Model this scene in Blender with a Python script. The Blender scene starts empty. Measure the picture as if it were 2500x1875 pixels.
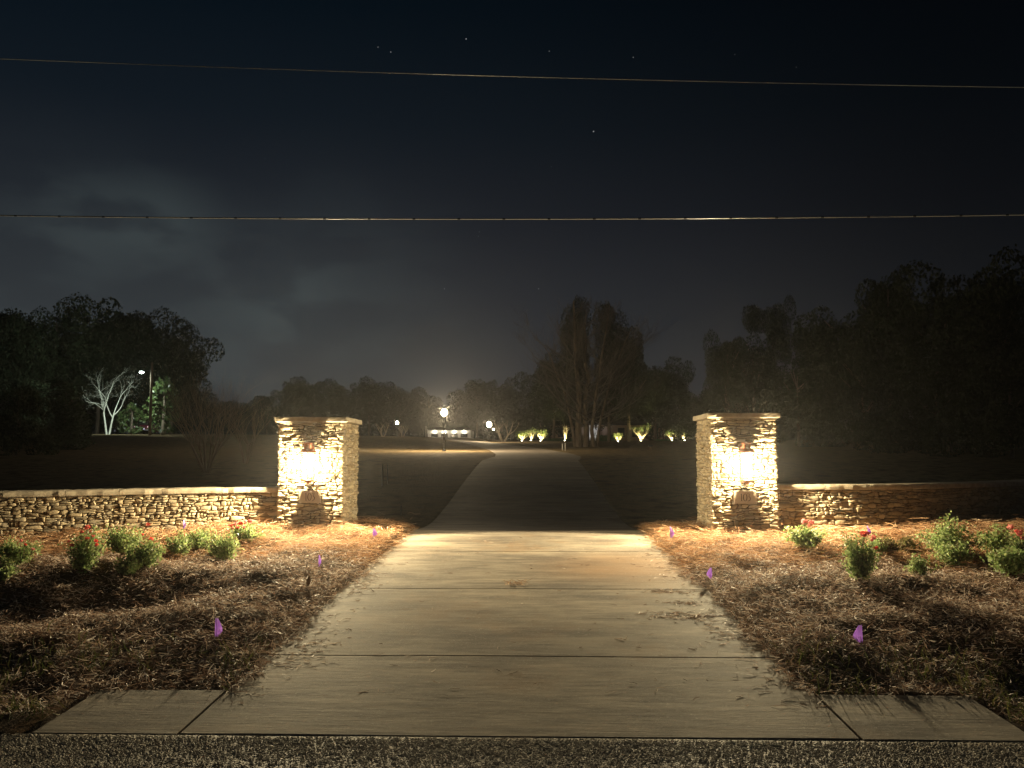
import bpy, math, random
import numpy as np
from mathutils import Vector, Matrix, Euler

random.seed(11)
RNG = np.random.default_rng(11)
R = math.radians
S = bpy.context.scene
C = S.collection

# ------------------------------------------------------------------ camera
F = 2000.0                      # focal length in photo pixels (2500 wide)
CAMZ = 1.72
cam = bpy.data.objects.new('camera', bpy.data.cameras.new('camera'))
C.objects.link(cam)
cam.location = (0, 0, CAMZ)
cam.rotation_euler = (R(94.0), 0, R(1.43))
cam.data.sensor_width = 36
cam.data.lens = 36 * F / 2500
cam.data.shift_y = 0.015
cam.data.clip_start = 0.05
cam.data.clip_end = 3000
S.camera = cam
CM = Euler((R(94.0), 0, R(1.43))).to_matrix()

S.view_settings.view_transform = 'Standard'
S.view_settings.look = 'None'
S.view_settings.exposure = 0
S.view_settings.gamma = 1
S.cycles.max_bounces = 6
S.cycles.transparent_max_bounces = 12
S.cycles.volume_bounces = 0
S.cycles.sample_clamp_indirect = 3
S.cycles.sample_clamp_direct = 0
S.cycles.use_denoising = True


def direction(px, py):
    d = CM @ Vector(((px - 1250) / F, (975 - py) / F, -1))
    return d.normalized()


def at(px, py, Y):
    """world point seen at a photo pixel, at distance Y up the drive"""
    d = direction(px, py)
    return Vector((0, 0, CAMZ)) + d * (Y / d.y)


# ------------------------------------------------------------------ world: night sky
W = bpy.data.worlds.new('World')
S.world = W
W.use_nodes = True
nt = W.node_tree
nt.nodes.clear()


def N(t, kind, **kw):
    n = t.nodes.new(kind)
    for k, v in kw.items():
        if k == 'inp':
            for a, b in v.items():
                n.inputs[a].default_value = b
        else:
            setattr(n, k, v)
    return n


def L(t, a, b):
    t.links.new(a, b)


tc = N(nt, 'ShaderNodeTexCoord')
sep = N(nt, 'ShaderNodeSeparateXYZ')
L(nt, tc.outputs['Generated'], sep.inputs[0])
ramp = N(nt, 'ShaderNodeValToRGB')
L(nt, sep.outputs['Z'], ramp.inputs[0])
cr = ramp.color_ramp
stops = [(0.0, (.034, .034, .038)), (.12, (.027, .030, .035)), (.20, (.019, .022, .028)), (.28, (.011, .0140, .020)),
         (.38, (.0046, .0085, .0135)), (.49, (.0014, .0046, .0085)), (.8, (.0006, .0025, .0050))]
cr.elements[0].position = stops[0][0]
cr.elements[0].color = (*stops[0][1], 1)
cr.elements[1].position = stops[-1][0]
cr.elements[1].color = (*stops[-1][1], 1)
for p, c in stops[1:-1]:
    e = cr.elements.new(p)
    e.color = (*c, 1)


def glow(px, py, rad, fall=1.0):
    """soft blob 0..1 around a sky direction"""
    d = direction(px, py)
    vm = N(nt, 'ShaderNodeVectorMath', operation='DISTANCE')
    vm.inputs[1].default_value = d
    L(nt, tc.outputs['Generated'], vm.inputs[0])
    mr = N(nt, 'ShaderNodeMapRange', interpolation_type='SMOOTHSTEP')
    mr.inputs[1].default_value = 0
    mr.inputs[2].default_value = rad
    mr.inputs[3].default_value = 1
    mr.inputs[4].default_value = 0
    L(nt, vm.outputs['Value'], mr.inputs[0])
    return mr.outputs[0]


def mth(op, a, b, t=nt, clamp=False):
    m = N(t, 'ShaderNodeMath', operation=op, use_clamp=clamp)
    for i, v in enumerate((a, b)):
        if hasattr(v, 'links'):
            L(t, v, m.inputs[i])
        else:
            m.inputs[i].default_value = v
    return m.outputs[0]


noi = N(nt, 'ShaderNodeTexNoise', inp={'Scale': 9, 'Detail': 6, 'Roughness': .5})
mp = N(nt, 'ShaderNodeMapping')
mp.inputs['Scale'].default_value = (1, 1, 2.2)
L(nt, tc.outputs['Generated'], mp.inputs[0])
L(nt, mp.outputs[0], noi.inputs['Vector'])
cl = N(nt, 'ShaderNodeMapRange', interpolation_type='SMOOTHSTEP', inp={1: .40, 2: .60})
L(nt, noi.outputs[0], cl.inputs[0])
# low cloud glow on the left, one brighter bank
bank = mth('ADD', mth('ADD', mth('MULTIPLY', glow(420, 540, .08), .6), mth('MULTIPLY', glow(300, 530, .08), .5)), mth('ADD', mth('MULTIPLY', glow(170, 530, .08), .45), mth('MULTIPLY', glow(700, 720, .10), .5)))
low = mth('ADD', mth('MULTIPLY', glow(150, 930, .32), 1.0), mth('MULTIPLY', glow(800, 860, .28), .8))
c1 = mth('MULTIPLY', bank, mth('ADD', .35, mth('MULTIPLY', cl.outputs[0], .8)))
c2 = mth('MULTIPLY', low, mth('ADD', .60, mth('MULTIPLY', cl.outputs[0], .5)))
cm = mth('ADD', c1, c2)
cc = N(nt, 'ShaderNodeVectorMath', operation='SCALE')
cc.inputs[0].default_value = (.0170, .0225, .0210)
L(nt, cm, cc.inputs['Scale'])
addc = N(nt, 'ShaderNodeVectorMath', operation='ADD')
L(nt, ramp.outputs[0], addc.inputs[0])
L(nt, cc.outputs[0], addc.inputs[1])
# darker towards the upper right
dr = glow(2600, -100, .85)
dk = mth('SUBTRACT', 1.0, mth('MULTIPLY', dr, .72))
dk2 = mth('SUBTRACT', 1.0, mth('MULTIPLY', glow(2700, 800, .45), .45))
dks = N(nt, 'ShaderNodeVectorMath', operation='SCALE')
L(nt, addc.outputs[0], dks.inputs[0])
L(nt, mth('MULTIPLY', dk, dk2), dks.inputs['Scale'])
last = dks.outputs[0]
for (sx, sy, b, r_) in [(1138, 95, .5, .0006), (923, 115, .3, .0005), (954, 127, .3, .0006), (1341, 125, .25, .0005), (1546, 140, .3, .0005),
                        (1449, 321, .5, .0007), (1794, 133, .12, .0005), (1944, 164, .12, .0005), (1346, 407, .14, .0005), (647, 387, .12, .0005),
                        (1085, 705, .3, .0006), (1315, 705, .4, .0006), (1170, 566, .16, .0005), (1168, 577, .16, .0005)]:
    d = direction(sx, sy)
    vm = N(nt, 'ShaderNodeVectorMath', operation='DISTANCE')
    vm.inputs[1].default_value = d
    L(nt, tc.outputs['Generated'], vm.inputs[0])
    lt = mth('LESS_THAN', vm.outputs['Value'], r_)
    ml = mth('MULTIPLY', lt, b * .6)
    ad = N(nt, 'ShaderNodeVectorMath', operation='ADD')
    L(nt, last, ad.inputs[0])
    L(nt, ml, ad.inputs[1])
    last = ad.outputs[0]
bg = N(nt, 'ShaderNodeBackground')
bg.inputs[1].default_value = 1.0
L(nt, last, bg.inputs[0])
wo = N(nt, 'ShaderNodeOutputWorld')
L(nt, bg.outputs[0], wo.inputs[0])

LANTERN_W = 1700.0       # each gate lantern
LANTERN_SMOOTH = .6
WARM = (1.0, .81, .48)

# ------------------------------------------------------------------ helpers


def hash2(ix, iy, s=0):
    n = (ix.astype(np.int64) * 374761393 + iy.astype(np.int64) * 668265263 + s * 974634777) & 0xffffffff
    n = ((n ^ (n >> 13)) * 1274126177) & 0xffffffff
    n = n ^ (n >> 16)
    return (n & 0xffffff) / float(0xffffff)


def vnoise(x, y, s=0):
    x = np.asarray(x, float)
    y = np.asarray(y, float)
    ix = np.floor(x)
    iy = np.floor(y)
    fx = x - ix
    fy = y - iy
    fx = fx * fx * (3 - 2 * fx)
    fy = fy * fy * (3 - 2 * fy)
    a = hash2(ix, iy, s)
    b = hash2(ix + 1, iy, s)
    c = hash2(ix, iy + 1, s)
    d = hash2(ix + 1, iy + 1, s)
    return (a * (1 - fx) + b * fx) * (1 - fy) + (c * (1 - fx) + d * fx) * fy * 1.0


def fbm(x, y, s=0, o=4):
    v = 0
    a = .5
    for i in range(o):
        v = v + a * (vnoise(x * 2**i, y * 2**i, s + i) * 2 - 1)
        a *= .5
    return v


def sstep(a, b, x):
    t = np.clip((x - a) / (b - a), 0, 1)
    return t * t * (3 - 2 * t)


PY = np.array([12.0, 12.7, 14.0, 15.6, 19, 23, 28, 33, 40, 46, 60, 80, 110, 150, 260, 600])
PZ = np.array([.564, .572, .49, .44, .66, 1.0, 1.38, 1.66, 1.86, 2.02, 2.42, 3.0, 3.76, 4.75, 6.2, 8.0])
_fy = np.linspace(12, 600, 6000)
_fz = np.interp(_fy, PY, PZ)
_k = 9
_fz = np.convolve(np.pad(_fz, _k, mode='edge'), np.ones(2 * _k + 1) / (2 * _k + 1), mode='valid')
SLOPE = .047
ROADZ = .2115
Y0 = 4.53                   # road edge of the apron
DX0, DX1 = -1.93, 1.75      # drive edges in front of the gate


def base_z(y):
    """height of the drive surface / general ground along y"""
    y = np.asarray(y, float)
    return np.where(y < 12.3, SLOPE * y, np.interp(y, _fy, _fz) + (.047 * 12.3 - np.interp(12.3, _fy, _fz)) * (1 - sstep(12.3, 14, y)))


def side_z(x, y):
    x = np.asarray(x, float)
    y = np.asarray(y, float)
    left = 1.15 * (1 - np.exp(-np.maximum(-x - 4, 0) / 22)) * sstep(28, 85, y)
    return left


def bed_z(x, y):
    """planted beds either side of the drive in front of the wall"""
    x = np.asarray(x, float)
    y = np.asarray(y, float)
    z = base_z(y) + .02
    away = sstep(0, .5, np.minimum(np.abs(x - DX0), np.abs(x - DX1)))
    lump = fbm(x * 1.1 + 3, y * 1.3, 3, 4) * .095 + fbm(x * 4.3, y * 4.0 + 9, 8, 3) * .045
    z = z + (away * .95 + .15) * (lump + .03)
    z = z + .05 * sstep(9.5, 11.5, y)
    bl = sstep(2.7, 3.8, -x)
    z = z + bl * (.13 * np.exp(-((y - 8.7 - .10 * (x + 4)) / .45)**2) - .17 * np.exp(-((y - 7.5 - .10 * (x + 4)) / .65)**2))
    # falls to a shallow ditch on the far right by the road
    z = z - .40 * sstep(2.75, 3.6, x) * (1 - sstep(4.9, 6.3, y))
    z = z - .05 * sstep(3.1, 5.0, -x) * (1 - sstep(5.0, 6.0, y))
    z = z - .06 * (1 - sstep(5.3, 6.4, y))
    # meets the road edge
    t = sstep(4.45, 5.0, y)
    edge = ROADZ + .004 - .33 * sstep(2.75, 3.4, x)
    return edge * (1 - t) + z * t


def ground_z(x, y):
    x = np.asarray(x, float)
    y = np.asarray(y, float)
    far = base_z(y) + side_z(x, y) + fbm(x * .15, y * .15, 5, 3) * .10 * sstep(14, 24, y) * sstep(2.2, 6, np.abs(x - drive_x(y)))
    m = sstep(12.5, 13.6, y)
    z = bed_z(x, y) * (1 - m) + far * m
    ontop = 1 - sstep(1.74, 1.86, np.abs(x - drive_x(y)))
    z = z * (1 - ontop) + (base_z(y) + side_z(x, y) - .085) * ontop
    apron = ((x > -2.77) & (x < 2.70) & (y > 4.48) & (y < 5.20))
    z = np.where(apron, np.minimum(z, SLOPE * y - .07), z)
    z = np.where(y < 4.48, ROADZ - .06 - .33 * sstep(2.75, 3.4, x) * sstep(4.0, 4.48, y), z)
    return z


CX = [(4, -.09), (31, -.09), (35, .25), (40, .05), (50, -.8), (62, -2.3), (75, -4.3), (105, -9.5), (160, -19), (600, -60)]


def drive_x(y):
    return np.interp(y, [c[0] for c in CX], [c[1] for c in CX])


def gz(x, y):
    return float(ground_z(np.array([x]), np.array([y]))[0])


def on_ground(px, py, off=0.0):
    d = direction(px, py)
    o = Vector((0, 0, CAMZ))
    t = 2.0
    while t < 400:
        p = o + d * t
        if p.z < gz(p.x, p.y) + off:
            break
        t *= 1.004
    return o + d * t


# materials -----------------------------------------------------------------
def mat(name, cols=((.5, .5, .5),), rough=.8, scale=8, bump=0, bscale=None, bdist=.01, stretch=None, island=0, spec=.3, metal=0, hue=None,
        lo=.3, hi=.7, detail=6):
    m = bpy.data.materials.new(name)
    m.use_nodes = True
    t = m.node_tree
    bs = t.nodes['Principled BSDF']
    bs.inputs['Roughness'].default_value = rough
    bs.inputs['Specular IOR Level'].default_value = spec
    bs.inputs['Metallic'].default_value = metal
    tcn = N(t, 'ShaderNodeTexCoord')
    mpn = N(t, 'ShaderNodeMapping')
    mpn.inputs['Scale'].default_value = stretch or (1, 1, 1)
    L(t, tcn.outputs['Object'], mpn.inputs[0])
    if len(cols) > 1:
        n = N(t, 'ShaderNodeTexNoise', inp={'Scale': scale, 'Detail': detail, 'Roughness': .6})
        L(t, mpn.outputs[0], n.inputs['Vector'])
        r = N(t, 'ShaderNodeValToRGB')
        es = r.color_ramp.elements
        k = len(cols)
        for i, c in enumerate(cols):
            p = lo + (hi - lo) * i / (k - 1)
            if i < 2:
                es[i].position = p
                es[i].color = (*c, 1)
            else:
                e = es.new(p)
                e.color = (*c, 1)
        fac = n.outputs[0]
        if island:
            g = N(t, 'ShaderNodeNewGeometry')
            mx = mth('ADD', mth('MULTIPLY', n.outputs[0], 1 - island, t), mth('MULTIPLY', mth('ADD', mth('MULTIPLY', g.outputs['Random Per Island'], hi - lo, t), lo, t), island, t), t)
            fac = mx
        L(t, fac, r.inputs[0])
        L(t, r.outputs[0], bs.inputs['Base Color'])
    else:
        bs.inputs['Base Color'].default_value = (*cols[0], 1)
    if bump:
        n2 = N(t, 'ShaderNodeTexNoise', inp={'Scale': bscale or scale * 3, 'Detail': 8, 'Roughness': .65})
        L(t, mpn.outputs[0], n2.inputs['Vector'])
        b = N(t, 'ShaderNodeBump', inp={'Strength': bump, 'Distance': bdist})
        L(t, n2.outputs[0], b.inputs['Height'])
        L(t, b.outputs[0], bs.inputs['Normal'])
    return m


def emit(name, col, strength, through=False):
    m = bpy.data.materials.new(name)
    m.use_nodes = True
    t = m.node_tree
    t.nodes.clear()
    e = N(t, 'ShaderNodeEmission')
    e.inputs[0].default_value = (*col, 1)
    e.inputs[1].default_value = strength
    o = N(t, 'ShaderNodeOutputMaterial')
    if through:
        tr = N(t, 'ShaderNodeBsdfTransparent')
        ad = N(t, 'ShaderNodeAddShader')
        L(t, e.outputs[0], ad.inputs[0])
        L(t, tr.outputs[0], ad.inputs[1])
        L(t, ad.outputs[0], o.inputs[0])
    else:
        L(t, e.outputs[0], o.inputs[0])
    return m


def clear_glass(name):
    m = bpy.data.materials.new(name)
    m.use_nodes = True
    t = m.node_tree
    t.nodes.clear()
    tr = N(t, 'ShaderNodeBsdfTransparent')
    tr.inputs[0].default_value = (.97, .97, .95, 1)
    gl = N(t, 'ShaderNodeBsdfGlossy')
    gl.inputs['Roughness'].default_value = .08
    mx = N(t, 'ShaderNodeMixShader')
    mx.inputs[0].default_value = .06
    o = N(t, 'ShaderNodeOutputMaterial')
    L(t, tr.outputs[0], mx.inputs[1])
    L(t, gl.outputs[0], mx.inputs[2])
    L(t, mx.outputs[0], o.inputs[0])
    return m


def translucent(m, amount=.4):
    t = m.node_tree
    bs = t.nodes['Principled BSDF']
    out = [n for n in t.nodes if n.type == 'OUTPUT_MATERIAL'][0]
    tr = N(t, 'ShaderNodeBsdfTranslucent')
    if bs.inputs['Base Color'].is_linked:
        L(t, bs.inputs['Base Color'].links[0].from_socket, tr.inputs[0])
    else:
        tr.inputs[0].default_value = bs.inputs['Base Color'].default_value
    mx = N(t, 'ShaderNodeMixShader')
    mx.inputs[0].default_value = amount
    L(t, bs.outputs[0], mx.inputs[1])
    L(t, tr.outputs[0], mx.inputs[2])
    L(t, mx.outputs[0], out.inputs[0])


M = {}
M['stone'] = mat('fieldstone', ((.19, .145, .095), (.36, .285, .185), (.48, .395, .265), (.29, .245, .18), (.40, .31, .19)), .9, 3.5, .7, 42, .010, island=.65, spec=.15)
M['mortar'] = mat('mortar_recess', ((.10, .08, .055), (.15, .12, .085)), .95, 20)
M['cap'] = mat('cap_stone', ((.30, .25, .19), (.42, .36, .27), (.5, .44, .34)), .85, 9, .5, 45, .012, spec=.2)
M['plaque'] = mat('plaque_stone', ((.34, .27, .20), (.42, .34, .26)), .7, 12, .15, 60, .004)
M['digit'] = mat('engraved_dark', ((.05, .04, .03), (.08, .06, .05)), .8, 20)
M['copper'] = mat('aged_copper', ((.30, .10, .045), (.45, .17, .08), (.22, .09, .05)), .45, 14, .1, 60, .002, metal=.7)
M['glass'] = clear_glass('lantern_glass')
M['bulb'] = emit('lit_bulb', (1, .86, .6), 60, True)
M['dirt'] = mat('bare_soil', ((.05, .032, .02), (.10, .065, .04), (.15, .10, .06)), .95, 6, .8, 30, .02, spec=.1)
M['lawn'] = mat('dormant_lawn', ((.05, .042, .025), (.15, .115, .062), (.24, .175, .095), (.08, .08, .04)), .95, 2.2, 1.0, 18, .07, spec=.05)
M['straw'] = mat('pine_straw', ((.07, .036, .018), (.30, .15, .07), (.52, .29, .15), (.72, .46, .26), (.95, .80, .60)), .75, 2, island=.85, spec=.25)
M['shred'] = mat('dead_grass_mulch', ((.035, .020, .015), (.16, .095, .066), (.42, .275, .195), (.84, .66, .52), (1.0, .92, .84)), .6, 2, island=.92, spec=.45, lo=.12, hi=.88)
M['blade'] = mat('green_blades', ((.04, .055, .018), (.09, .11, .03), (.20, .17, .07)), .7, 3, island=.8)
M['leaf'] = mat('rose_leaf', ((.09, .15, .05), (.22, .32, .11), (.42, .50, .22), (.28, .27, .12)), .5, 4, island=.8, spec=.4)
M['leafdry'] = mat('dry_leaf', ((.10, .075, .035), (.20, .16, .07), (.17, .19, .07)), .6, 4, island=.8)
M['stem'] = mat('shrub_stem', ((.09, .05, .03), (.16, .10, .05)), .8, 12)
M['petal'] = mat('red_petal', ((.80, .07, .06), (.92, .17, .14), (.9, .30, .26)), .5, 4, island=.8)
M['petalp'] = mat('pink_petal', ((.88, .28, .26), (.95, .45, .42)), .5, 4, island=.8)
M['flag'] = mat('purple_flag_plastic', ((.66, .42, .96), (.80, .56, 1.0)), .4, 14, .2, 40, .003)
M['wire'] = mat('galvanised_wire', ((.35, .34, .32), (.45, .44, .4)), .35, 20, metal=.8)
M['cable'] = mat('weathered_cable', ((.42, .43, .42), (.52, .53, .52)), .30, 30, metal=.7, spec=.6)
M['dark'] = mat('black_metal', ((.03, .03, .03), (.05, .05, .045)), .5, 20)
M['bark'] = mat('bark', ((.06, .045, .033), (.14, .11, .08), (.19, .155, .12)), .9, 6, .8, 20, .03, stretch=(1, 1, .3))
M['palebark'] = mat('pale_bark', ((.26, .22, .17), (.42, .36, .27), (.36, .28, .20)), .8, 5, .3, 20, .01, stretch=(1, 1, .3))
M['whitebark'] = mat('white_bark', ((.40, .41, .34), (.58, .58, .50)), .8, 5, .3, 20, .01, stretch=(1, 1, .3))
M['brush'] = mat('brown_brush', ((.36, .25, .17), (.50, .38, .27)), .9, 3)
M['twig'] = mat('bare_twig', ((.075, .065, .058), (.125, .11, .10)), .9, 3)
M['crown'] = mat('tree_foliage', ((.012, .018, .009), (.028, .038, .016), (.045, .052, .024)), .8, .6, island=.5, spec=.2)
M['needle'] = mat('pine_foliage', ((.018, .030, .016), (.035, .05, .022)), .8, .6, island=.5, spec=.2)
M['magnolia'] = mat('broad_leaf', ((.03, .05, .02), (.07, .11, .035), (.14, .19, .06)), .35, 2, island=.8, spec=.6)
M['hedge'] = mat('clipped_hedge_leaf', ((.045, .095, .035), (.09, .16, .06)), .7, 2, island=.7)
M['white'] = mat('white_render', ((.62, .60, .55), (.74, .72, .66)), .8, 3, .1, 30, .005)
M['brick'] = mat('tan_wall', ((.24, .17, .12), (.34, .25, .18)), .9, 5, .3, 30, .01)
M['roof'] = mat('shingle', ((.035, .033, .03), (.07, .065, .06)), .9, 5, .3, 20, .01)
M['pane'] = mat('window_pane', ((.02, .022, .025),), .1, spec=.6)
M['stake'] = mat('pale_stake', ((.55, .52, .46), (.68, .65, .58)), .7, 9)
M['wood'] = mat('weathered_pole_wood', ((.13, .10, .07), (.22, .17, .12)), .9, 6, .4, 20, .01, stretch=(1, 1, .2))
M['paint'] = mat('dark_car_paint', ((.10, .02, .03), (.13, .03, .04)), .25, 4, spec=.6)
M['rubber'] = mat('tyre_rubber', ((.02, .02, .02), (.035, .035, .035)), .8, 20)
M['chrome'] = mat('silver_trim', ((.5, .5, .52), (.6, .6, .62)), .3, 10, metal=.8)
M['postlamp'] = emit('post_lamp_glow', (1, .84, .56), 45, True)
M['coldlamp'] = emit('cold_lamp_glow', (.85, 1, .92), 40, True)
M['wallglow'] = emit('wall_lamp_glow', (1, .9, .72), 30, True)
M['tail'] = emit('tail_light', (1, .6, .65), .9)
M['plate'] = emit('plate_lamp', (.8, .75, 1), 3)
M['purple'] = emit('violet_lamp', (.45, .3, 1), 2.0)
M['redlamp'] = emit('red_lamp', (1, .08, .1), 1.5)


for k_, a_ in (('flag', .6), ('leaf', .5), ('petal', .4), ('petalp', .4), ('straw', .25), ('shred', .3), ('blade', .4), ('magnolia', .3), ('leafdry', .35)):
    translucent(M[k_], a_)


def concrete(name, far=False):
    m = bpy.data.materials.new(name)
    m.use_nodes = True
    t = m.node_tree
    bs = t.nodes['Principled BSDF']
    bs.inputs['Roughness'].default_value = .82
    bs.inputs['Specular IOR Level'].default_value = .35
    tcn = N(t, 'ShaderNodeTexCoord')

    def noise(sc, st, det=6, ro=.6):
        mpn = N(t, 'ShaderNodeMapping')
        mpn.inputs['Scale'].default_value = st
        L(t, tcn.outputs['Object'], mpn.inputs[0])
        n = N(t, 'ShaderNodeTexNoise', inp={'Scale': sc, 'Detail': det, 'Roughness': ro})
        L(t, mpn.outputs[0], n.inputs['Vector'])
        return n.outputs[0]
    a = noise(1.7, (.55, 1.3, 1), 8, .65)
    st_ = noise(4, (.45, 3.0, 1), 9, .75)
    f = mth('ADD', mth('MULTIPLY', a, .55, t), mth('MULTIPLY', st_, .45, t), t)
    r = N(t, 'ShaderNodeValToRGB')
    es = r.color_ramp.elements
    es[0].position = .42
    es[0].color = (.17, .145, .12, 1)
    es[1].position = .60
    es[1].color = (.46, .39, .305, 1)
    e = es.new(.5)
    e.color = (.29, .25, .20, 1)
    L(t, f, r.inputs[0])
    # clay stains
    s1 = noise(.9, (1, 1, 1), 5, .65)
    mr = N(t, 'ShaderNodeMapRange', interpolation_type='SMOOTHSTEP', inp={1: .52, 2: .72})
    L(t, s1, mr.inputs[0])
    mix = N(t, 'ShaderNodeMix', data_type='RGBA')
    L(t, mth('MULTIPLY', mr.outputs[0], .6, t), mix.inputs['Factor'])
    L(t, r.outputs[0], mix.inputs[6])
    mix.inputs[7].default_value = (.31, .215, .135, 1)
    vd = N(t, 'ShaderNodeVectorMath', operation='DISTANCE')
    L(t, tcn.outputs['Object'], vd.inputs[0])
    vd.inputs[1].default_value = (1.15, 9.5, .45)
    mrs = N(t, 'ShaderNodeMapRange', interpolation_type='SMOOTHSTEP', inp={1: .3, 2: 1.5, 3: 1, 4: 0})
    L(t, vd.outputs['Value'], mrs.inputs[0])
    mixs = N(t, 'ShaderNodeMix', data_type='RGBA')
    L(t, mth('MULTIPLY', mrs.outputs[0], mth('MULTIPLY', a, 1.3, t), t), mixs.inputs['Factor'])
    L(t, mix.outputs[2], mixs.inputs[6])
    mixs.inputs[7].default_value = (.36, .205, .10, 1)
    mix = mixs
    # dark scuffs
    s2 = noise(3.2, (.6, 2.0, 1), 7, .75)
    mr2 = N(t, 'ShaderNodeMapRange', inp={1: .58, 2: .70})
    L(t, s2, mr2.inputs[0])
    mix2 = N(t, 'ShaderNodeMix', data_type='RGBA')
    L(t, mth('MULTIPLY', mr2.outputs[0], .55, t), mix2.inputs['Factor'])
    L(t, mix.outputs[2], mix2.inputs[6])
    mix2.inputs[7].default_value = (.11, .09, .07, 1)
    # pale specks
    vo = N(t, 'ShaderNodeTexNoise', inp={'Scale': 55, 'Detail': 3})
    L(t, tcn.outputs['Object'], vo.inputs['Vector'])
    mr3 = N(t, 'ShaderNodeMapRange', inp={1: .62, 2: .70})
    L(t, vo.outputs[0], mr3.inputs[0])
    mix3 = N(t, 'ShaderNodeMix', data_type='RGBA')
    L(t, mth('MULTIPLY', mr3.outputs[0], .6, t), mix3.inputs['Factor'])
    L(t, mix2.outputs[2], mix3.inputs[6])
    mix3.inputs[7].default_value = (.6, .56, .48, 1)
    L(t, mix3.outputs[2], bs.inputs['Base Color'])
    h1 = noise(8, (.35, 6, 1), 9, .78)
    h2 = noise(2.6, (.5, 2.2, 1), 6, .65)
    b = N(t, 'ShaderNodeBump', inp={'Strength': .75, 'Distance': .0035})
    L(t, h1, b.inputs['Height'])
    b2 = N(t, 'ShaderNodeBump', inp={'Strength': .5, 'Distance': .012})
    L(t, h2, b2.inputs['Height'])
    L(t, b.outputs[0], b2.inputs['Normal'])
    L(t, b2.outputs[0], bs.inputs['Normal'])
    return m


M['concrete'] = concrete('broomed_concrete')


def asphalt():
    m = bpy.data.materials.new('road_asphalt')
    m.use_nodes = True
    t = m.node_tree
    bs = t.nodes['Principled BSDF']
    bs.inputs['Roughness'].default_value = .7
    tcn = N(t, 'ShaderNodeTexCoord')
    v = N(t, 'ShaderNodeTexVoronoi', inp={'Scale': 75, 'Randomness': 1})
    L(t, tcn.outputs['Object'], v.inputs['Vector'])
    r = N(t, 'ShaderNodeValToRGB')
    es = r.color_ramp.elements
    es[0].position = .1
    es[0].color = (.16, .14, .11, 1)
    es[1].position = .95
    es[1].color = (.62, .56, .46, 1)
    e = es.new(.55)
    e.color = (.26, .225, .18, 1)
    sp = N(t, 'ShaderNodeSeparateColor')
    L(t, v.outputs['Color'], sp.inputs[0])
    L(t, sp.outputs[0], r.inputs[0])
    # sand washed over the edge by the apron
    n = N(t, 'ShaderNodeTexNoise', inp={'Scale': 4, 'Detail': 8, 'Roughness': .7})
    L(t, tcn.outputs['Object'], n.inputs['Vector'])
    mr = N(t, 'ShaderNodeMapRange', interpolation_type='SMOOTHSTEP', inp={1: .48, 2: .62})
    L(t, n.outputs[0], mr.inputs[0])
    mix = N(t, 'ShaderNodeMix', data_type='RGBA')
    sx = N(t, 'ShaderNodeSeparateXYZ')
    L(t, tcn.outputs['Object'], sx.inputs[0])
    my = N(t, 'ShaderNodeMapRange', interpolation_type='SMOOTHSTEP', inp={1: 3.95, 2: 4.5})
    L(t, sx.outputs['Y'], my.inputs[0])
    fac = mth('MULTIPLY', mr.outputs[0], mth('ADD', .25, mth('MULTIPLY', my.outputs[0], .8, t), t), t, True)
    L(t, fac, mix.inputs['Factor'])
    L(t, r.outputs[0], mix.inputs[6])
    mix.inputs[7].default_value = (.46, .38, .28, 1)
    L(t, mix.outputs[2], bs.inputs['Base Color'])
    b = N(t, 'ShaderNodeBump', inp={'Strength': .8, 'Distance': .005})
    inv = mth('SUBTRACT', 1.0, v.outputs['Distance'], t)
    L(t, inv, b.inputs['Height'])
    L(t, b.outputs[0], bs.inputs['Normal'])
    return m


M['asphalt'] = asphalt()


# mesh helpers -----------------------------------------------------------------
def mesh_np(name, v, f, m, smooth=False):
    v = np.asarray(v, np.float32).reshape(-1, 3)
    f = np.asarray(f, np.int32)
    k = f.shape[1]
    me = bpy.data.meshes.new(name)
    me.vertices.add(len(v))
    me.vertices.foreach_set('co', v.ravel())
    me.loops.add(f.size)
    me.loops.foreach_set('vertex_index', f.ravel())
    me.polygons.add(len(f))
    me.polygons.foreach_set('loop_start', np.arange(0, f.size, k, dtype=np.int32))
    me.polygons.foreach_set('loop_total', np.full(len(f), k, np.int32))
    if smooth:
        me.polygons.foreach_set('use_smooth', np.ones(len(f), bool))
    me.update(calc_edges=True)
    me.materials.append(m)
    return me


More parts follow.
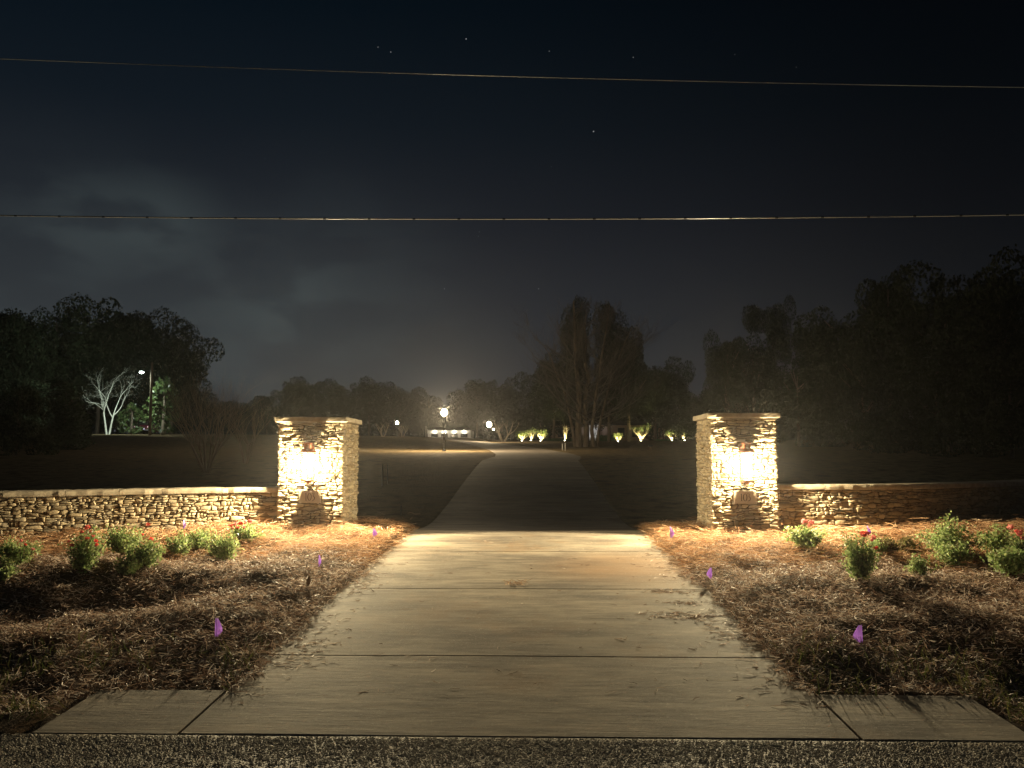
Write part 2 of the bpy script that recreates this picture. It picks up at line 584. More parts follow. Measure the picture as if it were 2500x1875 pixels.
class MB:
    """collects shapes for ONE mesh object"""

    def __init__(s):
        s.v = []
        s.f = []

    def add(s, vs, fs):
        o = len(s.v)
        s.v += [tuple(v) for v in vs]
        s.f += [tuple(i + o for i in f) for f in fs]

    def box(s, x0, x1, y0, y1, z0, z1, bev=0.0):
        b = min(bev, (x1 - x0) / 2.1, (y1 - y0) / 2.1, (z1 - z0) / 2.1)
        if b <= 0:
            s.add([(x, y, z) for z in (z0, z1) for x, y in ((x0, y0), (x1, y0), (x1, y1), (x0, y1))],
                  [(3, 2, 1, 0), (4, 5, 6, 7), (0, 1, 5, 4), (1, 2, 6, 5), (2, 3, 7, 6), (3, 0, 4, 7)])
            return
        rings = [(b, z0), (0, z0 + b), (0, z1 - b), (b, z1)]
        vs = []
        for ins, z in rings:
            i = ins
            vs += [(x0 + i + b * (ins == 0), y0 + i, z), (x1 - i - b * (ins == 0), y0 + i, z), (x1 - i, y0 + i + b * (ins == 0), z), (x1 - i, y1 - i - b * (ins == 0), z),
                   (x1 - i - b * (ins == 0), y1 - i, z), (x0 + i + b * (ins == 0), y1 - i, z), (x0 + i, y1 - i - b * (ins == 0), z), (x0 + i, y0 + i + b * (ins == 0), z)]
        fs = [tuple(range(7, -1, -1)), tuple(range(24, 32))]
        for k in range(3):
            for j in range(8):
                a = k * 8 + j
                c = k * 8 + (j + 1) % 8
                fs.append((a, c, c + 8, a + 8))
        s.add(vs, fs)

    def tube(s, pts, rad, n=6, cap=True):
        pts = [Vector(p) for p in pts]
        if not hasattr(rad, '__len__'):
            rad = [rad] * len(pts)
        up = Vector((0, 0, 1))
        vs = []
        prev = None
        for i, p in enumerate(pts):
            d = (pts[min(i + 1, len(pts) - 1)] - pts[max(i - 1, 0)])
            if d.length < 1e-9:
                d = Vector((0, 0, 1))
            d.normalize()
            if prev is None:
                a = d.cross(up)
                if a.length < .05:
                    a = d.cross(Vector((1, 0, 0)))
            else:
                a = prev - d * prev.dot(d)
            a.normalize()
            prev = a
            b = d.cross(a)
            for k in range(n):
                th = 2 * math.pi * k / n
                vs.append(p + (a * math.cos(th) + b * math.sin(th)) * rad[i])
        fs = []
        for i in range(len(pts) - 1):
            for k in range(n):
                fs.append((i * n + k, i * n + (k + 1) % n, (i + 1) * n + (k + 1) % n, (i + 1) * n + k))
        if cap:
            fs.append(tuple(range(n - 1, -1, -1)))
            o = (len(pts) - 1) * n
            fs.append(tuple(range(o, o + n)))
        s.add(vs, fs)

    def lathe(s, prof, c=(0, 0, 0), n=16):
        vs = []
        for r_, z in prof:
            for k in range(n):
                th = 2 * math.pi * k / n
                vs.append((c[0] + r_ * math.cos(th), c[1] + r_ * math.sin(th), c[2] + z))
        fs = []
        for i in range(len(prof) - 1):
            for k in range(n):
                fs.append((i * n + k, i * n + (k + 1) % n, (i + 1) * n + (k + 1) % n, (i + 1) * n + k))
        if prof[0][0] > 1e-4:
            fs.append(tuple(range(n - 1, -1, -1)))
        if prof[-1][0] > 1e-4:
            o = (len(prof) - 1) * n
            fs.append(tuple(range(o, o + n)))
        s.add(vs, fs)

    def build(s, name, m, parent=None, loc=None, smooth=False):
        me = bpy.data.meshes.new(name)
        me.from_pydata(s.v, [], s.f)
        me.materials.append(m)
        if smooth:
            for p in me.polygons:
                p.use_smooth = True
        me.update()
        return link(name, me, parent, loc)


def link(name, me, parent=None, loc=None):
    o = bpy.data.objects.new(name, me)
    C.objects.link(o)
    if parent:
        o.parent = parent
    if loc:
        o.location = loc
    return o


def tag(o, label=None, cat=None, group=None, kind=None):
    if label:
        o['label'] = label
    if cat:
        o['category'] = cat
    if group:
        o['group'] = group
    if kind:
        o['kind'] = kind
    return o


def thing(name, label, cat, loc=(0, 0, 0), rz=0, group=None):
    o = bpy.data.objects.new(name, None)
    C.objects.link(o)
    o.location = loc
    o.rotation_euler = (0, 0, rz)
    return tag(o, label, cat, group)


def children(o, pool=None):
    return [c for c in (pool or C.objects) if c.parent == o]


def copy_tree(o, kids):
    """kids: {object: [children]} gathered once; copies thing, parts and sub-parts"""
    c = o.copy()
    C.objects.link(c)
    for k in kids.get(o, []):
        d = copy_tree(k, kids)
        d.parent = c
        d.matrix_parent_inverse = k.matrix_parent_inverse.copy()
    return c


def kidmap(root):
    mp_ = {}
    for ob in C.objects:
        if ob.parent:
            mp_.setdefault(ob.parent, []).append(ob)
    return mp_


def strands(name, P, yaw, pitch, length, width, m, curl=.25, seg=2):
    """thin flat curved strips; arrays of equal length"""
    n = len(P)
    dx = np.cos(yaw) * np.cos(pitch)
    dy = np.sin(yaw) * np.cos(pitch)
    dz = np.sin(pitch)
    D = np.stack([dx, dy, dz], 1)
    Sd = np.stack([-np.sin(yaw), np.cos(yaw), np.zeros(n)], 1)
    roll = RNG.uniform(-1.1, 1.1, n)
    U = np.cross(Sd, D)
    Wd = Sd * np.cos(roll)[:, None] + U * np.sin(roll)[:, None]
    cv = RNG.normal(0, curl, n)
    vs = []
    for i in range(seg + 1):
        t = i / seg
        off = ((t - .5)**2 - .25) * cv * length
        ce = P + D * ((t - .5) * length)[:, None] + Sd * off[:, None] + U * (RNG.normal(0, .04, n) * length * (0 < t < 1))[:, None]
        w = width * (1 - .65 * abs(t - .5) * 1.6) * .5
        vs += [ce - Wd * w[:, None], ce + Wd * w[:, None]]
    V = np.stack(vs, 1)
    k = 2 * (seg + 1)
    b = (np.arange(n) * k)[:, None]
    fs = []
    for i in range(seg):
        fs.append(np.concatenate([b + 2 * i, b + 2 * i + 1, b + 2 * i + 3, b + 2 * i + 2], 1))
    Fc = np.stack(fs, 1).reshape(-1, 4)
    return mesh_np(name, V, Fc, m)


def leafmesh(name, P, size, m, flat=0.0, aspect=.55, nrm=None):
    """diamond leaves at points P"""
    n = len(P)
    a = RNG.normal(0, 1, (n, 3))
    if nrm is not None:
        a = a * .8 + nrm
    a /= np.linalg.norm(a, axis=1)[:, None]
    b = RNG.normal(0, 1, (n, 3))
    b -= a * (a * b).sum(1)[:, None]
    b /= np.linalg.norm(b, axis=1)[:, None]
    c = np.cross(a, b)
    s = (size * RNG.uniform(.6, 1.3, n))[:, None]
    V = np.stack([P - b * s, P + c * s * aspect + a * s * .12, P + b * s, P - c * s * aspect + a * s * .12], 1)
    Fc = np.arange(n * 4).reshape(-1, 4)
    return mesh_np(name, V, Fc, m)


# ------------------------------------------------------------------ setting: ground, road, drive
def axis(segs):
    out = []
    for a, b, st in segs:
        out += list(np.arange(a, b, st))
    out.append(segs[-1][1])
    return np.array(out)


xs = axis([(-280, -120, 20), (-120, -40, 6), (-40, -12, 1.2), (-12, -8.5, .3), (-8.5, 8.5, .07), (8.5, 12, .3), (12, 40, 1.2), (40, 120, 6), (120, 280, 20)])
ys = axis([(-40, -4, 6), (-4, 4, 1), (4, 13.6, .07), (13.6, 20, .25), (20, 60, .8), (60, 160, 3), (160, 330, 17)])
X, Y = np.meshgrid(xs, ys)
Z = ground_z(X, Y)
nx, ny = len(xs), len(ys)
V = np.stack([X, Y, Z], 2).reshape(-1, 3)
ii = np.arange((ny - 1) * (nx - 1))
r_ = ii // (nx - 1)
c_ = ii % (nx - 1)
a = r_ * nx + c_
Fq = np.stack([a, a + 1, a + nx + 1, a + nx], 1)
me = mesh_np('ground', V, Fq, M['dirt'], True)
me.materials.append(M['lawn'])
me.polygons.foreach_set('material_index', (ys[r_] > 12.9).astype(np.int32))
g = link('ground', me)
tag(g, kind='structure')

# road
b = MB()
NXR = 90
vx = [-60 + 120 * i / NXR for i in range(NXR + 1)]
for i in range(NXR):
    for (y0, y1) in ((-14, 0), (0, 3.2), (3.2, 4.522)):
        b.add([(vx[i], y0, ROADZ), (vx[i + 1], y0, ROADZ), (vx[i + 1], y1, ROADZ), (vx[i], y1, ROADZ)], [(0, 1, 2, 3)])
bm_y = []
road = b.build('road', M['asphalt'])
tag(road, kind='structure')

# loose grit and sand on the road edge
n = 26000
gx = RNG.uniform(-3.6, 4.2, n)
gy = 4.51 - np.abs(RNG.normal(0, .33, n)) - .01
gy = np.maximum(gy, 3.2)
gs = RNG.uniform(.0035, .0085, n)
P = np.stack([gx, gy, ROADZ + gs * .4], 1)
oct_ = np.array([(1, 0, 0), (0, 1, 0), (-1, 0, 0), (0, -1, 0), (0, 0, .8), (0, 0, -.5)])
th = RNG.uniform(0, 6.28, n)
rot = np.stack([np.stack([np.cos(th), -np.sin(th), 0 * th], 1), np.stack([np.sin(th), np.cos(th), 0 * th], 1), np.stack([0 * th, 0 * th, 1 + 0 * th], 1)], 1)
ov = oct_[None] * RNG.uniform(.6, 1.35, (n, 6, 1))
V = P[:, None] + np.einsum('nij,nkj->nki', rot, ov) * gs[:, None, None]
tri = np.array([(0, 1, 4), (1, 2, 4), (2, 3, 4), (3, 0, 4)])
Fq = (np.arange(n) * 6)[:, None, None] + tri[None]
M['grit'] = mat('grit', ((.20, .175, .14), (.46, .40, .32), (.82, .76, .64)), .7, 3, island=.9, lo=.2, hi=.8)
me = mesh_np('gravel', V, Fq.reshape(-1, 3), M['grit'])
tag(link('gravel', me), 'loose grit and coarse stone along the road edge before the apron', 'gravel', kind='stuff')


# driveway slabs
def slab(b, x0, x1, y0, y1, zf, th=.10, nxs=10, nys=8, bev=.008):
    us = [0, .002] + [i / nxs for i in range(1, nxs)] + [.998, 1]
    vs_ = [0, .003] + [i / nys for i in range(1, nys)] + [.997, 1]
    vs = []
    for v in vs_:
        for u in us:
            y = y0 + (y1 - y0) * v
            x = (x0(y) if callable(x0) else x0) * (1 - u) + (x1(y) if callable(x1) else x1) * u
            z = zf(x, y)
            if u in (0, 1) or v in (0, 1):
                z -= bev
            vs.append((x, y, z))
    n_ = len(us)
    m_ = len(vs_)
    fs = [(j * n_ + i, j * n_ + i + 1, (j + 1) * n_ + i + 1, (j + 1) * n_ + i) for j in range(m_ - 1) for i in range(n_ - 1)]
    ring = [i for i in range(n_)] + [j * n_ + n_ - 1 for j in range(1, m_)] + [(m_ - 1) * n_ + i for i in range(n_ - 2, -1, -1)] + [j * n_ for j in range(m_ - 2, 0, -1)]
    o = len(vs)
    for i in ring:
        x, y, z = vs[i]
        vs.append((x, y, z - th))
    k = len(ring)
    for i in range(k):
        fs.append((ring[(i + 1) % k], ring[i], o + i, o + (i + 1) % k))
    b.add(vs, fs)


zf = lambda x, y: float(base_z(y)) + float(side_z(x, y)) + .004 * float(vnoise(x * 1.5, y * 1.5, 3))
b = MB()
cuts = [Y0, 6.02, 8.35, 10.65, 12.95]
while cuts[-1] < 30:
    cuts.append(cuts[-1] + 2.35)
for i in range(len(cuts) - 1):
    slab(b, DX0, DX1, cuts[i] + .006, cuts[i + 1] - .006, zf)
slab(b, DX1 + .012, 2.68, Y0, 5.24, zf, nxs=6, nys=4)
slab(b, -2.74, DX0 - .012, Y0, 5.24, zf, nxs=6, nys=4)
y = cuts[-1]
while y < 150:
    y2 = y + max(2.4, y * .06)
    slab(b, lambda q: float(drive_x(q)) - 1.84, lambda q: float(drive_x(q)) + 1.84, y + .005, y2 - .005, zf, nys=4)
    y = y2
dr_ = b.build('driveway', M['concrete'])
tag(dr_, kind='structure')

# ------------------------------------------------------------------ straw and mulch
def bed_points(n, y0, y1, dens=None, over=.10, xl=-8.4, xr=9.2):
    xx = RNG.uniform(xl, xr, n)
    yy = y0 + (y1 - y0) * RNG.uniform(0, 1, n)
    edge = vnoise(yy * 3.1, yy * 0, 21) * .12 + vnoise(yy * 11, yy * 0, 5) * .07
    ok = (xx < DX0 - .02 + edge * over * 8) | (xx > DX1 + .02 - edge * over * 8)
    ok &= (np.abs(xx) < .66 * (yy + 1.2) + .6)
    # keep off the apron slabs
    ap = (yy < 5.24 - .05 * vnoise(xx * 6, xx * 0, 4)) & (xx > -2.77) & (xx < 2.72)
    ok &= ~ap
    if dens is not None:
        ok &= RNG.uniform(0, 1, n) < dens(xx, yy)
    xx, yy = xx[ok], yy[ok]
    return xx, yy


def straw_z(xx, yy):
    zz = ground_z(xx, yy)
    on = (xx > DX0) & (xx < DX1)
    return np.where(on, SLOPE * yy, zz)


def flow(xx, yy):
    return vnoise(xx * .8, yy * .8, 31) * 6.28


mid = lambda x_, y_: 9.3 + fbm(x_ * .5, y_ * .5, 14, 3) * 1.4 - .25 * np.maximum(np.abs(x_) - 3.5, 0)
# orange pine straw near the wall and pillars
xx, yy = bed_points(150000, 6.8, 13.0, lambda x_, y_: np.clip((y_ - mid(x_, y_)) / .7 + .25 * (np.abs(x_) > 4), 0, 1), over=.12)
zz = straw_z(xx, yy) + RNG.gamma(1.6, .018, len(xx)) + .05 * fbm(xx * 5, yy * 5, 61, 2)
me = strands('pine_straw', np.stack([xx, yy, zz], 1), flow(xx, yy) + RNG.normal(0, 1.2, len(xx)), RNG.normal(.02, .20, len(xx)),
             RNG.uniform(.10, .28, len(xx)), RNG.uniform(.003, .007, len(xx)), M['straw'], .5, 3)
tag(link('pine_straw', me), 'loose orange pine straw spread around the pillars and shrubs', 'pine straw', kind='stuff')
# grey brown shredded dead grass over the lower beds
xx, yy = bed_points(380000, 4.75, 12.3, lambda x_, y_: np.clip((mid(x_, y_) + .9 - y_) / 1.2, 0.0, 1), over=.12)
zz = straw_z(xx, yy) + RNG.gamma(1.7, .013, len(xx)) + .035 * fbm(xx * 6, yy * 7, 66, 2)
me = strands('straw_mulch', np.stack([xx, yy, zz], 1), flow(xx * 1.4, yy * 1.7) + RNG.normal(0, 1.4, len(xx)), RNG.normal(.05, .38, len(xx)),
             RNG.uniform(.02, .04, len(xx)) + RNG.gamma(1.1, .022, len(xx)), RNG.uniform(.0028, .0085, len(xx)), M['shred'], .5, 2)
tag(link('straw_mulch', me), 'grey brown shredded dead grass mulch covering both lower beds', 'mulch', kind='stuff')
# scattered bits on the concrete
n = 900
xx = np.concatenate([RNG.uniform(DX0, DX1, n // 4), DX1 - np.abs(RNG.normal(0, .25, n // 2)), DX0 + np.abs(RNG.normal(0, .14, n // 4))])
yy = RNG.uniform(5.0, 11.9, len(xx))
for (qx, qy, sx_, sy_, k) in ((1.35, 8.25, .14, .06, 110), (1.45, 7.75, .12, .05, 80), (1.30, 7.25, .17, .09, 190), (1.6, 6.7, .1, .25, 160), (-1.7, 6.2, .12, .4, 160), (-1.75, 8.5, .1, .5, 140), (1.65, 9.6, .1, .5, 160)):
    xx = np.concatenate([xx, RNG.normal(qx, sx_, k)])
    yy = np.concatenate([yy, RNG.normal(qy, sy_, k)])
xx = np.clip(xx, DX0 + .01, DX1 - .01)
me = strands('straw_litter', np.stack([xx, yy, SLOPE * yy + .007], 1), RNG.uniform(0, 6.28, len(xx)), RNG.normal(0, .04, len(xx)),
             RNG.uniform(.02, .12, len(xx)), RNG.uniform(.003, .007, len(xx)), M['shred'], .6, 2)
tag(link('straw_litter', me), 'thin bits of straw blown onto the concrete drive', 'straw litter', kind='stuff')
# tuft of straw in the middle of the drive
p0 = on_ground(1260, 1449)
n = 46
me = strands('straw_tuft', np.stack([p0.x + RNG.normal(0, .055, n), p0.y + RNG.normal(0, .03, n), SLOPE * p0.y + .012 + RNG.uniform(0, .03, n)], 1),
             RNG.uniform(0, 6.28, n), RNG.normal(.1, .35, n), RNG.uniform(.05, .14, n), RNG.uniform(.004, .007, n), M['straw'], .6, 3)
tag(link('straw_tuft', me), 'small tuft of dry straw alone in the middle of the drive', 'straw tuft')
# pale chips and small dead leaves lying in the beds
xx, yy = bed_points(9000, 5.2, 12.2, None, over=.02)
zz = straw_z(xx, yy) + .035
P_ = np.stack([xx, yy, zz], 1)
M['chip'] = mat('leaf_litter', ((.10, .06, .035), (.42, .28, .16), (.80, .64, .45), (.95, .85, .68)), .6, 3, island=.9)
me = leafmesh('leaf_litter', P_, .014, M['chip'], aspect=.6, nrm=np.array([[0, .6, 1.0]]))
tag(link('leaf_litter', me), 'small pale dead leaves and chips scattered over the mulch', 'leaf litter', kind='stuff')
# green blades along the lower edge
xx, yy = bed_points(26000, 4.7, 6.6, lambda x_, y_: np.clip(1.1 - (y_ - 4.9) / 1.3, 0, 1) * (vnoise(x_ * 1.7, y_ * 1.7, 77) > .35), over=.02)
zz = ground_z(xx, yy)
L_ = RNG.uniform(.05, .16, len(xx))
pit = RNG.uniform(.3, 1.3, len(xx))
me = strands('grass', np.stack([xx, yy, zz + np.sin(pit) * L_ * .45], 1), RNG.uniform(0, 6.28, len(xx)), pit, L_, RNG.uniform(.004, .008, len(xx)), M['blade'], .7, 3)
tag(link('grass', me), 'rough green and tan grass along the lower edge of the beds', 'grass', kind='stuff')


# ------------------------------------------------------------------ stonework
def stonework(path, length, height, rowh=(.035, .085), stw=(.07, .26), depth=.05, gap=.007, seed=1, top=None):
    """path(u, v, n) -> xyz ; returns verts, quads. Dry-stacked irregular stones."""
    rg = np.random.default_rng(seed)
    rows = [0.0]
    while rows[-1] < height - .03:
        rows.append(min(height, rows[-1] + rg.uniform(*rowh)))
    rows[-1] = height
    K = len(rows)

    def bound(k, u):
        if k == 0 or k == K - 1:
            return rows[k] + u * 0
        return rows[k] + (vnoise(u * 6.5 + k * 17.3, k * 3.7, seed) - .5) * .040 + (vnoise(u * 24 + k * 7, k, seed + 3) - .5) * .018
    NU, NV = 7, 6
    ug = np.array([0, .0, .10, .36, .64, .90, 1, 1])
    vg = np.array([0, .0, .15, .5, .85, 1, 1])
    allv = []
    allf = []
    nv = 0
    for k in range(K - 1):
        u = -rg.uniform(0, .06)
        rh = rows[k + 1] - rows[k]
        while u < length:
            w = stw[0] + (stw[1] - stw[0]) * rg.random()**1.6 * (1.15 if rh > .06 else .9)
            if rg.random() < .2:
                w *= 1.5
            u0, u1 = max(u, 0), min(u + w, length)
            if length - u1 < .035:
                u1 = length
            if u1 - u0 > .02:
                parts = [(0, 1)]
                if rh > .045 and rg.random() < .35:
                    s_ = rg.uniform(.4, .6)
                    parts = [(0, s_), (s_, 1)]
                for p0_, p1_ in parts:
                    prot = rg.uniform(-.012, .014)
                    tu, tv = rg.normal(0, .010), rg.normal(0, .008)
                    j = rg.normal(0, .011, 4)
                    cr_ = rg.uniform(.05, .45)
                    ku = len(ug)
                    kv = len(vg)
                    Sg, Tg = np.meshgrid(ug, vg)
                    ring = np.zeros((kv, ku), bool)
                    ring[0] = ring[-1] = True
                    ring[:, 0] = ring[:, -1] = True
                    edge = np.zeros((kv, ku), bool)
                    edge[1] = edge[-2] = True
                    edge[:, 1] = edge[:, -2] = True
                    UU = u0 + gap / 2 + (u1 - u0 - gap) * Sg + (j[0] * (1 - Sg) * Tg * (u0 > 0) + j[1] * Sg * (1 - Tg) * (u1 < length))
                    lo = bound(k, UU)
                    hi = bound(k + 1, UU)
                    l2 = lo + (hi - lo) * p0_ + gap / 2
                    h2 = lo + (hi - lo) * p1_ - gap / 2
                    VV = l2 + (h2 - l2) * Tg + (np.abs(Sg - .5) * 2)**6 * (Tg - .5) * (h2 - l2) * -cr_
                    tilt = tu * (Sg - .5) + tv * (Tg - .5) * 1.5
                    NN = np.where(edge, prot - .005 + rg.normal(0, .0016, ring.shape) + tilt, prot + rg.normal(0, .0035, ring.shape) + .0015 + tilt)
                    NN = np.where(ring, -depth, NN)
                    G = np.stack(path(UU, VV, NN), 2)
                    idx = np.arange(ku * kv).reshape(kv, ku) + nv
                    q = np.stack([idx[:-1, :-1], idx[:-1, 1:], idx[1:, 1:], idx[1:, :-1]], 2).reshape(-1, 4)
                    allv.append(G.reshape(-1, 3))
                    allf.append(q)
                    nv += ku * kv
            u += w
            if u1 >= length:
                break
    return np.concatenate(allv), np.concatenate(allf)


def rough_block(b_, x0, x1, y0, y1, z0, z1, amp=.006, step=.04, seed=0):
    """box with gently split faces, as one closed shell"""
    def ax(a_, c_):
        n_ = max(2, int((c_ - a_) / step))
        return [a_ + (c_ - a_) * i / n_ for i in range(n_ + 1)]
    X_, Y_, Z_ = ax(x0, x1), ax(y0, y1), ax(z0, z1) if z1 - z0 > .12 else [z0, z0 + .012, (z0 + z1) / 2, z1 - .012, z1]
    idx = {}
    vs = []
    fs = []

    def V_(i, j, k):
        key = (i, j, k)
        if key not in idx:
            x, y, z = X_[i], Y_[j], Z_[k]
            ex = (i in (0, len(X_) - 1)) + (j in (0, len(Y_) - 1)) + (k in (0, len(Z_) - 1))
            ins = .006 if ex >= 2 else 0
            cx, cy, cz = (x0 + x1) / 2, (y0 + y1) / 2, (z0 + z1) / 2
            f1 = float(vnoise(x * 14 + z * 31 + seed, y * 14 + z * 17, seed)) - .5
            if i in (0, len(X_) - 1):
                x += (1 if x > cx else -1) * (f1 * amp * 2 - ins)
            if j in (0, len(Y_) - 1):
                y += (1 if y > cy else -1) * (f1 * amp * 2 - ins)
            if k in (0, len(Z_) - 1):
                z += (1 if z > cz else -1) * (f1 * amp * .5 - ins)
            idx[key] = len(vs)
            vs.append((x, y, z))
        return idx[key]
    I, J, K = len(X_) - 1, len(Y_) - 1, len(Z_) - 1
    for i in range(I):
        for j in range(J):
            fs.append((V_(i, j, K), V_(i + 1, j, K), V_(i + 1, j + 1, K), V_(i, j + 1, K)))
            fs.append((V_(i, j, 0), V_(i, j + 1, 0), V_(i + 1, j + 1, 0), V_(i + 1, j, 0)))
    for i in range(I):
        for k in range(K):
            fs.append((V_(i, 0, k), V_(i + 1, 0, k), V_(i + 1, 0, k + 1), V_(i, 0, k + 1)))
            fs.append((V_(i, J, k), V_(i, J, k + 1), V_(i + 1, J, k + 1), V_(i + 1, J, k)))
    for j in range(J):
        for k in range(K):
            fs.append((V_(0, j, k), V_(0, j, k + 1), V_(0, j + 1, k + 1), V_(0, j + 1, k)))
            fs.append((V_(I, j, k), V_(I, j + 1, k), V_(I, j + 1, k + 1), V_(I, j, k + 1)))
    b_.add(vs, fs)


FY = 11.86       # front plane of both pillars


def stroke(b_, pts, w0, d=.003):
    """flat ribbon digit stroke in the xz plane, facing -y"""
    n_ = len(pts)
    vs = []
    for i, (x, z, w) in enumerate(pts):
        xa, za, _ = pts[max(i - 1, 0)]
        xb, zb, _ = pts[min(i + 1, n_ - 1)]
        dx, dz = xb - xa, zb - za
        l_ = math.hypot(dx, dz) or 1
        nx_, nz_ = -dz / l_ * w * w0, dx / l_ * w * w0
        vs += [(x + nx_, 0, z + nz_), (x - nx_, 0, z - nz_), (x + nx_, d, z + nz_), (x - nx_, d, z - nz_)]
    fs = []
    for i in range(n_ - 1):
        a_ = i * 4
        fs += [(a_, a_ + 1, a_ + 5, a_ + 4), (a_ + 2, a_ + 6, a_ + 7, a_ + 3), (a_, a_ + 4, a_ + 6, a_ + 2), (a_ + 1, a_ + 3, a_ + 7, a_ + 5)]
    b_.add(vs, fs)


def digits(parent, cx, y, z0, h):
    s = h
    def put(vals, ox):
        return [(cx + ox + x * s, z0 + z * s, w) for x, z, w in vals]
    one = MB()
    stroke(one, put([(0, 0.03, 1), (0, 1, 1)], -.42 * s * 1.15), .045 * s)
    stroke(one, put([(-.13, .02, 1), (.13, .02, 1)], -.42 * s * 1.15), .022 * s)
    stroke(one, put([(-.14, .86, .7), (-.04, .95, 1)], -.42 * s * 1.15), .025 * s)
    zero = MB()
    stroke(zero, put([(.24 * math.sin(t), .5 + .5 * math.cos(t), .45 + .75 * abs(math.sin(t))) for t in [i * 2 * math.pi / 20 for i in range(21)]], 0.0), .045 * s)
    three = MB()
    stroke(three, put([(-.18, .98, .8), (.17, .98, .8), (-.02, .6, .8)], .45 * s * 1.1), .035 * s)
    stroke(three, put([(-.02, .6, .7), (.10, .56, 1), (.19, .42, 1.2), (.2, .25, 1.2), (.11, .08, 1), (-.02, .01, .9), (-.17, .06, .8)], .45 * s * 1.1), .042 * s)
    for m_ in (one, zero, three):
        o = m_.build('digit', M['digit'], parent)
        o.location = (0, y, 0)


def pillar(x0, x1, seed, label, z0, z1, D=.98):
    cx = (x0 + x1) / 2
    t = thing('stone_pillar', label, 'pillar', (cx, FY + D / 2, z0), 0, 'stone gate pillars')
    h = z1 - z0
    w = x1 - x0
    hw, hd = w / 2, D / 2
    rec = .028
    b_ = MB()
    b_.box(-hw + rec, hw - rec, -hd + rec, hd - rec, -.3, h - .01)
    core = b_.build('core', M['mortar'], t)
    vs = []
    fs = []
    o = 0
    faces = [(lambda u, v, n_: (-hw + u, -hd - n_, v), w), (lambda u, v, n_: (hw + n_, -hd + u, v), D),
             (lambda u, v, n_: (hw - u, hd + n_, v), w), (lambda u, v, n_: (-hw - n_, hd - u, v), D)]
    for i, (pth, ln) in enumerate(faces):
        v_, f_ = stonework(pth, ln, h, rowh=(.028, .062), stw=(.05, .17), seed=seed + i, depth=.038, gap=.008)
        vs.append(v_)
        fs.append(f_ + o)
        o += len(v_)
    sh = link('shaft', mesh_np('pillar_stonework', np.concatenate(vs), np.concatenate(fs), M['stone']), t)
    cp = MB()
    rough_block(cp, -hw - .05, hw + .05, -hd - .05, hd + .05, h + .002, h + .082, .007, .05, seed)
    cp.build('cap', M['cap'], t)
    pl = MB()
    pz = 1.72 - (1228 - 1115) * .0059 - z0
    pl.box(-.160, .160, -hd - .034, -hd - .012, pz, pz + .178, .004)
    p = pl.build('number_plaque', M['plaque'], t)
    digits(p, 0, -hd - .0372, pz + .035, .105)
    return t, cx


def lantern(cx, label, flip=1):
    lz = 1.72 - (1138 - 1115) * .0059       # middle of the glass
    t = thing('wall_lantern', label, 'lantern', (cx, FY - .15, lz), 0, 'lit lanterns on the gate pillars')
    gh, gw = .195, .105
    fr = MB()
    # open cage of four posts, rings
    for sx in (-1, 1):
        for sy in (-1, 1):
            fr.tube([(sx * gw * .72, sy * gw * .72, -gh), (sx * gw * .78, sy * gw * .78, gh)], .005, 6)
    fr.lathe([(.100, -gh - .012), (.102, -gh), (.096, -gh + .004)], n=24)
    fr.build('frame', M['copper'], t)
    gl = MB()
    gl.lathe([(.098, -gh + .005), (.100, 0), (.098, gh - .004)], n=28)
    gl.f = [f for f in gl.f if len(f) == 4]
    gl.build('glass', M['glass'], t, smooth=True)
    rf = MB()
    rf.lathe([(.122, gh), (.124, gh + .010), (.085, gh + .045), (.062, gh + .055), (.060, gh + .12), (.072, gh + .128), (.070, gh + .14), (.02, gh + .155), (.0, gh + .158)], n=24)
    rf.build('lantern_roof', M['copper'], t)
    bs = MB()
    bs.lathe([(.0, -gh - .06), (.012, -gh - .058), (.02, -gh - .045), (.04, -gh - .03), (.098, -gh - .012)], n=20)
    bs.build('base', M['copper'], t)
    br = MB()
    pts = []
    for i in range(15):
        a_ = -1.2 + i * .30
        pts.append((flip * .0, .135 - (.07 + .02 * math.cos(a_)) * (1 - math.cos(i / 14 * 3.0)) * .5, gh + .04 + .11 * math.sin(i / 14 * math.pi)))
    br.tube([(0, .145, -gh), (0, .10, -gh - .03), (0, .03, -gh - .05)], .009, 6)
    br.tube([(-flip * .045, .13, gh + .01), (-flip * .07, .10, gh + .06), (-flip * .06, .05, gh + .11), (-flip * .03, .02, gh + .13)], .006, 6)
    br.tube([(0, .145, gh + .05), (0, .06, gh + .09)], .009, 6)
    br.box(-.05, .05, .126, .146, -gh - .04, gh + .10, .004)
    br.build('wall_bracket', M['copper'], t)
    for k, z_ in enumerate((-.10, .02, .12)):
        bl = MB()
        a_ = k * 2.1 + .5
        bl.lathe([(.0, -.05), (.012, -.045), (.017, -.015), (.015, .02), (.006, .045), (0, .052)], (.030 * math.cos(a_), .030 * math.sin(a_), z_), 12)
        bl.build('bulb', M['bulb'], t, smooth=True)
        ld = bpy.data.lights.new('lantern_light', 'POINT')
        ld.energy = LANTERN_W / 3
        ld.shadow_soft_size = .022
        ld.color = WARM
        ld.use_nodes = True
        ln = ld.node_tree
        ln.nodes.clear()
        e = N(ln, 'ShaderNodeEmission')
        fo = N(ln, 'ShaderNodeLightFalloff')
        fo.inputs['Strength'].default_value = 1.0
        fo.inputs['Smooth'].default_value = LANTERN_SMOOTH
        L(ln, fo.outputs['Quadratic'], e.inputs['Strength'])
        o_ = N(ln, 'ShaderNodeOutputLight')
        L(ln, e.outputs[0], o_.inputs[0])
        lo = bpy.data.objects.new('lantern_light', ld)
        C.objects.link(lo)
        lo.parent = t
        lo.location = (.030 * math.cos(a_), .030 * math.sin(a_), z_)
    return t


